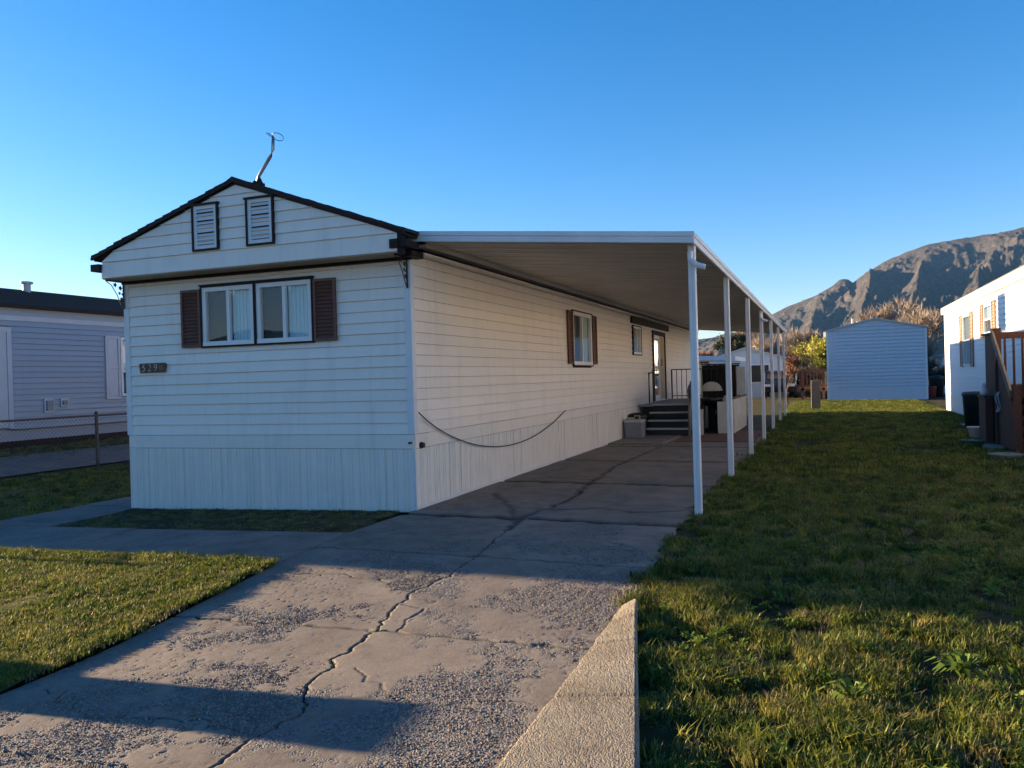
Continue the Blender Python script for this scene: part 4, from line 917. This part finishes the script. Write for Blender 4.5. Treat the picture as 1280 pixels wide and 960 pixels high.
# ------------------------------------------------------------------ trees
def tree(name, x, y, h, w, label, cat='tree', twig='twig_tan', seed=1, ntw=2600, tw=.02, leaf=0, stems=1, low=.12, group=None, tl=.6):
    r = random.Random(seed); root = thing(name, (x, y, 0), label, cat, group)
    tr = MB(); cr = MB(); tips = []
    def limb(p, d, L, rad, lev):
        pts = [p]; n = 4; q = p.copy()
        for i in range(n):
            d = (d+Vector((r.gauss(0, .16), r.gauss(0, .16), r.gauss(0, .08)+.05))).normalized(); q = q+d*L/n; pts.append(q.copy())
        tr.tube(pts, [rad*(1-.16*i) for i in range(n+1)], 6 if lev < 2 else 4)
        if lev >= 4: tips.append((pts, d)); return
        for k in range(r.choice((2, 3, 4)) if lev else 5):
            t = r.uniform(.35, 1) if lev else r.uniform(.4, 1); i = min(n-1, int(t*n)); pp = pts[i].lerp(pts[i+1], t*n-i)
            a = r.uniform(0, 6.28); sp = r.uniform(.45, .95)*(w/h)*1.6; nd = (d+Vector((math.cos(a)*sp, math.sin(a)*sp, r.uniform(-.1, .4)))).normalized()
            limb(pp, nd, L*r.uniform(.5, .75), rad*.5, lev+1)
    for s in range(stems):
        limb(Vector((x+r.gauss(0, .12)*(stems > 1), y+r.gauss(0, .12)*(stems > 1), -.1)), Vector((r.gauss(0, .12*stems), r.gauss(0, .12*stems), 1)).normalized(), h*.42, max(.03, h*.022), 0)
    tr.build('trunk', M['bark'], root)
    for k in range(ntw):
        pts, d = r.choice(tips); i = r.randrange(len(pts)-1); p = pts[i].lerp(pts[i+1], r.random())
        dd = (d*.5+Vector((r.gauss(0, .55), r.gauss(0, .55), r.gauss(.75, .4)))).normalized(); L = tl*.62*r.uniform(.35, 1.3); sd_ = dd.cross(Vector((r.gauss(0, 1), r.gauss(0, 1), r.gauss(0, 1)))).normalized()*tw*r.uniform(.6, 1.3)
        m_ = p+dd*L*.5+Vector((r.gauss(0, .04), r.gauss(0, .04), r.gauss(0, .04)))
        cr.add([p-sd_, p+sd_, m_+sd_*.8, m_-sd_*.8, p+dd*L], [(0, 1, 2, 3), (3, 2, 4)])
        if leaf:
            for j in range(leaf):
                c = p+dd*L*r.uniform(.2, 1.1)+Vector((r.gauss(0, .08), r.gauss(0, .08), r.gauss(0, .08))); a = Vector((r.gauss(0, 1), r.gauss(0, 1), r.gauss(0, 1))).normalized()*.06; b2 = a.cross(Vector((r.gauss(0, 1), r.gauss(0, 1), r.gauss(0, 1)))).normalized()*.045
                cr.add([c-a, c+b2, c+a, c-b2], [(0, 1, 2, 3)])
    cr.build('crown', M[twig], root)
    return root
tree('bare_tree', 8.3, 50, 6.9, 4.6, 'bare tan tree rising behind the pale blue home', seed=3, ntw=3400, tw=.014, tl=1.1)
tree('bare_tree', 10.6, 48, 6.2, 4.2, 'bare tan tree between the pale blue home and the white home', seed=4, ntw=3400, tw=.014, tl=1.1)
tree('bare_tree', 10.0, 60, 7.9, 5, 'taller bare tan tree farthest behind the pale blue home', seed=5, ntw=3000, tw=.018, tl=1.2)
tree('willow_tree', 3.45, 43, 4.9, 4.4, 'yellow-green budding willow left of the pale blue home', twig='twig_yellow', seed=8, ntw=4600, tw=.016, leaf=2, tl=.9)
tree('bare_tree', 2.5, 45, 4.9, 3.4, 'bare tan bushy tree beyond the end of the carport', seed=9, ntw=5200, stems=2, tw=.014, tl=.9)
tree('bare_tree', 1.2, 52, 5.8, 4.2, 'bare tan tree over the roof of the far pale blue gabled home', seed=19, ntw=4600, tw=.018, tl=1.)
tree('bare_tree', -.9, 62, 6.6, 5, 'bare tan tree farthest off behind the pale blue gabled home', seed=10, ntw=4200, tw=.02, tl=1.1)
tree('young_tree', 2.75, 33.5, 3.0, 2.2, 'small rust-leaved young tree with lit trunk between the carport posts', twig='twig_red', seed=11, ntw=700, tl=.5)
tree('evergreen_tree', -2.4, 60, 5.6, 3.0, 'dark evergreen behind the far rooftops between the posts', twig='leaf_dark', seed=12, ntw=3400, tw=.05, leaf=3)
tree('red_shrub', -5.2, 64, 4.9, 5.5, 'rust-red shrubby tree left of the first carport post gap', 'tree', 'twig_red', seed=13, ntw=4200, tw=.035, stems=3, tl=.9)
tree('red_shrub', -8.6, 70, 5.2, 6, 'rust-red shrubby tree seen past the far end of the side wall', 'tree', 'twig_red', seed=14, ntw=3600, tw=.035, stems=3, tl=.9)
tree('brush', 3.7, 41, 2.4, 3.4, 'dark grey-olive shrub beyond the red wooden railing', 'shrub', 'twig_grey', seed=15, ntw=2600, tw=.02, stems=4, tl=.5)
tree('brush', 1.5, 45, 2.6, 3.6, 'grey-olive shrub behind the dark parked car', 'shrub', 'twig_grey', seed=16, ntw=2600, tw=.02, stems=4, tl=.5)
tree('brush', 10.4, 41, 2.4, 2.6, 'grey-olive shrub by the right side of the pale blue home', 'shrub', 'twig_grey', seed=17, ntw=1800, tw=.02, stems=4, tl=.5)

# ------------------------------------------------------------------ mountain
def mountain():
    az = np.radians(np.concatenate([np.linspace(-34, -9, 60), np.linspace(-8.7, 17, 420), np.linspace(17.4, 62, 90)])); rr = np.concatenate([np.linspace(1500, 3600, 210), np.linspace(3650, 5600, 25)])
    A, Rr = np.meshgrid(az, rr); X = CAM[0]+Rr*np.sin(A); Y = CAM[1]+Rr*np.cos(A); D = np.degrees(A)
    # crest: elevation angle (deg) against azimuth from +y (to the right)
    pa = [-34, -20, -12, -7.3, -5, -3.08, -2.11, -1.35, -.36, .39, 1.13, 1.6, 1.89, 2.32, 3.04, 3.74, 4.44, 5.13, 6.03, 6.92, 7.79, 8.65, 9.7, 10.6, 11.3, 14, 20, 30, 62]
    pe = [1.5, 2.0, 2.3, 2.5, 3.0, 3.95, 4.45, 4.65, 5.0, 5.42, 5.95, 5.92, 5.70, 6.06, 6.45, 6.86, 7.1, 7.38, 7.68, 7.8, 7.85, 7.91, 7.98, 8.06, 8.2, 8.9, 9.4, 9, 6]
    crest = 3450.; E = np.interp(D, pa, pe); H = np.tan(np.radians(E))*crest
    t = np.clip((Rr-1500)/(crest-1500), 0, 1); prof = .07*t+.33*t**1.6+.60*t**3.0; prof = np.where(Rr > crest, 1-.9*((Rr-crest)/2200)**1.2, prof)
    n1 = np.empty(X.size); n2 = np.empty(X.size); n3 = np.empty(X.size)
    wx = X.ravel(); wy = Y.ravel()
    for i in range(X.size):
        q = noise.noise((wx[i]/600, wy[i]/600, 9.)); q2 = noise.noise((wx[i]/600, wy[i]/600, 19.))
        n1[i] = noise.ridged_multi_fractal(((wx[i]+140*q)/430, (wy[i]+140*q2)/900, 2.3), .75, 2.2, 8, 1., 2.)
        n2[i] = noise.ridged_multi_fractal((wx[i]/95+q, wy[i]/150, 5.), .8, 2.2, 5, 1., 2.)
        n3[i] = noise.fractal((wx[i]/45, wy[i]/45, 7.), .7, 2.1, 3)
    n1 = n1.reshape(X.shape); n2 = n2.reshape(X.shape); n3 = n3.reshape(X.shape); n1 = n1-n1.mean(); n2 = n2-n2.mean()
    near = np.abs(Rr-crest); env = np.clip(t*1.9, 0, 1)*np.where(near < 260, .07+.93*(near/260), 1)
    # spurs that run down from the crest and throw the long shadows
    sp = 0
    for d0, wd, hh, sk in ((3.1, .75, 85, -1.5), (-.2, .6, 60, -1.2), (6.4, .9, 110, -2.), (10.2, 1.1, 120, -2.5), (15, 1.3, 120, -2), (22, 2, 120, -2), (-6, 1.2, 50, -1)):
        cd_ = d0+sk*(1-t)+.35*n1; sp = sp+hh*np.exp(-np.abs((D-cd_)/wd)**1.4)*np.clip(t*2.2, 0, 1)*np.clip((1-t)*5, .0, 1)
    Z = H*prof+sp+env*((H*.16+14)*n1*.8+(H*.05+6)*n2+(H*.025+4)*n3)-8
    co = np.stack([X, Y, Z], -1).reshape(-1, 3)
    g = N('rocky_mountain'); f = g.noise(.010, 10, .72); f2 = g.noise(.05, 8, .75)
    c = g.ramp(f, [(.36, (.050, .054, .058)), (.5, (.088, .083, .079)), (.66, (.155, .13, .118))]); c = g.mix(.45, c, g.ramp(f2, [(.4, (.034, .038, .036)), (.52, (.085, .075, .066)), (.62, (.20, .155, .135))]))
    g.col(c); g.b.inputs['Roughness'].default_value = 1; g.b.inputs['Specular IOR Level'].default_value = 0; g.bump(g.noise(.07, 8, .75), 1., 14.)
    np_mesh('mountain', co, grid_faces(len(rr), len(az)), g.m, kind='structure')
mountain()

# ------------------------------------------------------------------ scattered ground cover
def scatter(name, pts, sc, coll_objs, kind='stuff', tilt=.25):
    me = bpy.data.meshes.new(name); pts = np.asarray(pts, np.float32); me.vertices.add(len(pts)); me.vertices.foreach_set('co', pts.ravel())
    a = me.attributes.new('sc', 'FLOAT', 'POINT'); a.data.foreach_set('value', np.asarray(sc, np.float32))
    o = bpy.data.objects.new(name, me); C.objects.link(o); o['kind'] = kind
    col = bpy.data.collections.new(name+'_sources')
    for s in coll_objs: col.objects.link(s)
    ng = bpy.data.node_groups.new(name, 'GeometryNodeTree'); ng.interface.new_socket('Geometry', in_out='INPUT', socket_type='NodeSocketGeometry'); ng.interface.new_socket('Geometry', in_out='OUTPUT', socket_type='NodeSocketGeometry')
    nd = ng.nodes; gi = nd.new('NodeGroupInput'); go = nd.new('NodeGroupOutput'); ip = nd.new('GeometryNodeInstanceOnPoints'); ci = nd.new('GeometryNodeCollectionInfo')
    ci.inputs['Collection'].default_value = col; ci.inputs['Separate Children'].default_value = True; ci.inputs['Reset Children'].default_value = True
    rv_ = nd.new('FunctionNodeRandomValue'); rv_.data_type = 'FLOAT_VECTOR'; rv_.inputs[0].default_value = (-tilt, -tilt, 0); rv_.inputs[1].default_value = (tilt, tilt, 6.283)
    at = nd.new('GeometryNodeInputNamedAttribute'); at.data_type = 'FLOAT'; at.inputs['Name'].default_value = 'sc'
    ip.inputs['Pick Instance'].default_value = True
    ln = ng.links.new; ln(gi.outputs[0], ip.inputs['Points']); ln(ci.outputs[0], ip.inputs['Instance']); ln(rv_.outputs[0], ip.inputs['Rotation']); ln(at.outputs['Attribute'], ip.inputs['Scale']); ln(ip.outputs[0], go.inputs[0])
    md = o.modifiers.new('scatter', 'NODES'); md.node_group = ng
    return o
def src(mb, name, m):
    me = bpy.data.meshes.new(name); me.from_pydata(mb.v, [], mb.f); me.materials.append(m); return bpy.data.objects.new(name, me)
def clump(n, rad, h, wd, m, seed, bend=.6):
    r = random.Random(seed); q = MB()
    for k in range(n):
        a, d = r.uniform(0, 6.28), rad*math.sqrt(r.random()); p = Vector((d*math.cos(a), d*math.sin(a), -.005)); L = h*r.uniform(.5, 1.15)
        b = r.uniform(0, 6.28); ln = Vector((math.cos(b), math.sin(b), 0)); sd_ = Vector((-math.sin(b), math.cos(b), 0))*wd*r.uniform(.6, 1.2); bb = bend*r.uniform(.2, 1.2)
        m1 = p+ln*L*bb*.3+Vector((0, 0, L*.55)); tp = p+ln*L*bb+Vector((0, 0, L*(1-bb*.35)))
        q.add([p-sd_, p+sd_, m1+sd_*.8, m1-sd_*.8, tp], [(0, 1, 2, 3), (3, 2, 4)])
    return src(q, 'grass_tuft', m)
rs = np.random.RandomState(4)
def pts_in(n, x0, x1, y0, y1, keep, dz):
    x = rs.uniform(x0, x1, n); y = rs.uniform(y0, y1, n); k = keep(x, y); x, y = x[k], y[k]
    return np.stack([x, y, T(x, y)+dz], -1)
# left mown lawn
ll = [clump(34, .06, .034, .0022, M['grass_l'], s, .9) for s in (1, 2, 3)]+[clump(26, .06, .045, .0022, M['grass_l'], 4, .8), clump(22, .06, .03, .002, M['straw'], 5, 1.1)]
p = pts_in(26000, -7, .02, -7.5, -2.5, lambda x, y: (y < -2.54) & (x < .0+.02*np.sin(y*9)), .035)
ns = np.array([noise.noise((a*2.2, b*2.2, 1)) for a, b, _ in p]); scatter('mown_grass', p, .8+.5*(ns+.3).clip(0, 1)+rs.uniform(0, .4, len(p)), ll)
# right rough lawn: near, middle, far
rkeep = lambda x, y: ((y > -3.15) & (x > drive_right(y)-.03)) | ((y <= -3.15) & (x > np.interp(-y, [3.15, 5.42, 9], [3.27, 3.78, 4.55])))
lr = [clump(30, .055, .055, .0025, M['grass_r'], s, .8) for s in (11, 12, 13)]+[clump(26, .05, .075, .003, M['grass_r'], 14, .7), clump(16, .07, .06, .0018, M['straw'], 15, 1.1)]
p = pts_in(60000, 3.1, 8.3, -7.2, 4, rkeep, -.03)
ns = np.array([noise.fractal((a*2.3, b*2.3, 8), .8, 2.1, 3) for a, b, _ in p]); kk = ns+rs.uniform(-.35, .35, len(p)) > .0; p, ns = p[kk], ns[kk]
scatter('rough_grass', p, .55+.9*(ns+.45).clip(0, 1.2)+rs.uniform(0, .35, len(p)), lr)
lt = [clump(26, .05, .11, .003, M['grass_r'], s, .6) for s in (51, 52)]+[clump(14, .05, .10, .002, M['straw'], 53, .8)]
p = pts_in(9000, 3.2, 8.3, -7.2, 6, rkeep, -.03); ns = np.array([noise.noise((a*2.3, b*2.3, 28)) for a, b, _ in p]); p = p[ns > .22]; scatter('rough_grass', p, rs.uniform(.5, 1.15, len(p)), lt)
lf = [clump(34, .14, .07, .005, M['grass_r'], s, .8) for s in (21, 22, 23)]
p = pts_in(20000, 3.1, 8.3, 4, 34, rkeep, -.03); ns = np.array([noise.noise((a*.9, b*.9, 8)) for a, b, _ in p]); p = p[ns+rs.uniform(-.4, .4, len(p)) > -.12]; scatter('rough_grass', p, rs.uniform(.6, 1.3, len(p)), lf)
p = pts_in(2600, -8, -5.2, -1.4, 20, lambda x, y: x > -9, -.03); scatter('rough_grass', p, rs.uniform(.5, 1., len(p)), lf)
st = [clump(20, .06, .04, .0022, M['straw'], 31, 1.2), clump(20, .06, .04, .0025, M['grass_r'], 32, .9)]
p = pts_in(2600, -4.1, 0, -1.42, .0, lambda x, y: x < -.03-.12*(y+1.4), -.02); scatter('dead_grass', p, rs.uniform(.4, 1., len(p)), st)
p = pts_in(2500, -11, -9.9, -2, 18, lambda x, y: x > -20, -.06); scatter('dead_grass', p, rs.uniform(.8, 1.8, len(p)), st)
# weeds
def weed(n, h, m, seed):
    r = random.Random(seed); q = MB()
    for k in range(n):
        a = 2.4*k+r.gauss(0, .3); t = r.uniform(.25, 1); L = h*r.uniform(.6, 1.1); ln = Vector((math.cos(a), math.sin(a), 0)); sd_ = Vector((-math.sin(a), math.cos(a), 0))*L*.075
        p0 = Vector((0, 0, 0)); p1 = ln*L*t*.35+Vector((0, 0, L*.45)); p2 = ln*L*t*.75+Vector((0, 0, L*(.85-.3*t))); p3 = ln*L*t*1.1+Vector((0, 0, L*(.9-.55*t)))
        q.add([p0-sd_*.25, p0+sd_*.25, p1+sd_*.9, p1-sd_*.9, p2+sd_, p2-sd_, p3], [(0, 1, 2, 3), (3, 2, 4, 5), (5, 4, 6)])
    return q
wsrc = [src(weed(n, h, None, s), 'weed', M['weed']) for n, h, s in ((22, .06, 1), (30, .08, 2), (16, .05, 3), (34, .09, 4))]
p = pts_in(15000, 3.4, 8.3, -7, 3, rkeep, -.03); ns = np.array([noise.noise((a*1.2, b*1.2, 18)) for a, b, _ in p]); p = p[ns+rs.uniform(-.3, .3, len(p)) > .05]
scatter('weeds', p, .35+.75*rs.uniform(0, 1, len(p))**2, wsrc, tilt=.5)
for (x, y, n, h, lab) in ((4.53, -4.35, 46, .15, 'tall leafy green weed standing nearest in the sunlit right lawn'), (5.05, -3.9, 60, .17, 'broad brownish-green weed clump farther back in the sunlit right lawn'), (3.75, -3.75, 40, .10, 'low leafy weed near the kerb end in the right lawn')):
    q = weed(n, h, None, int(x*100)); q.v = [(a+x, b+y, c+Tz(x, y)-.03) for a, b, c in q.v]; tag(q.build('weed_plant', M['weed']), lab, 'weed', 'bigger weeds in the right lawn')
# pebbles standing out of the worn concrete
peb = []
for k, cc in enumerate(((.22, .18, .14), (.17, .145, .12), (.27, .22, .165), (.21, .14, .105), (.12, .105, .095), (.30, .255, .20))):
    bm = bmesh.new(); bmesh.ops.create_icosphere(bm, subdivisions=1, radius=.0072); r = random.Random(k)
    for v in bm.verts: v.co = Vector((v.co.x*1.25, v.co.y*.95, v.co.z*.8))*r.uniform(.85, 1.15)
    me = bpy.data.meshes.new('pebble'); bm.to_mesh(me); bm.free(); me.materials.append(mat('pebble_stone_%d' % k, cc, .85, .1, 90)); peb.append(bpy.data.objects.new('pebble', me))
x = rs.uniform(.02, 3.2, 210000); y = rs.uniform(-7.0, -.5, 210000)
am = agg_mask(x, y); k = rs.uniform(.05, 1.2, len(x)) < am*np.interp(y, [-7.2, -2, -.5], [1, .9, .4]); x, y = x[k], y[k]
dcr = polyline_dist(x, y, centre); 
for pl_ in jl[:4]: dcr = np.minimum(dcr, polyline_dist(x, y, pl_))
k = dcr > .02; x, y = x[k], y[k]
scatter('exposed_pebbles', np.stack([x, y, T(x, y)-.0055+.006*nz(x, y, 1.6, 7.)], -1), .35+.75*rs.uniform(0, 1, len(x))**2.2, peb, tilt=3.)
# moss and weeds along the joints
mo = [clump(16, .03, .022, .0022, M['grass_l'], 41, 1.), clump(12, .025, .03, .002, M['weed'], 42, .9)]
pp = []
for pl_ in (jl[1], centre): pp += [(a+rs.normal(0, .01), b+rs.normal(0, .01), Tz(a, b)-.012) for a, b in pl_ if -7 < b < -2.2 and 0 < a < 3.2 and noise.noise((a*2.5, b*2.5, 3)) > .12]
pp += [(3.2+rs.normal(0, .012), yy, Tz(3.2, yy)-.005) for yy in rs.uniform(-5.2, -3.2, 26)]
scatter('joint_moss', pp, rs.uniform(.5, 1.2, len(pp)), mo)

# thin evening haze: one closed box round the whole place
hz = MB(); hz.box(-7600, 7600, -7600, 7600, -1.6, 900); g = N('thin_haze'); g.t.nodes.remove(g.b)
pv = g.n('ShaderNodeVolumePrincipled'); pv.inputs['Color'].default_value = (.20, .50, 1, 1); pv.inputs['Density'].default_value = 3.4e-5; pv.inputs['Anisotropy'].default_value = 0
g.l(pv.outputs[0], g.o.inputs['Volume']); hz.build('haze', g.m, kind='stuff')
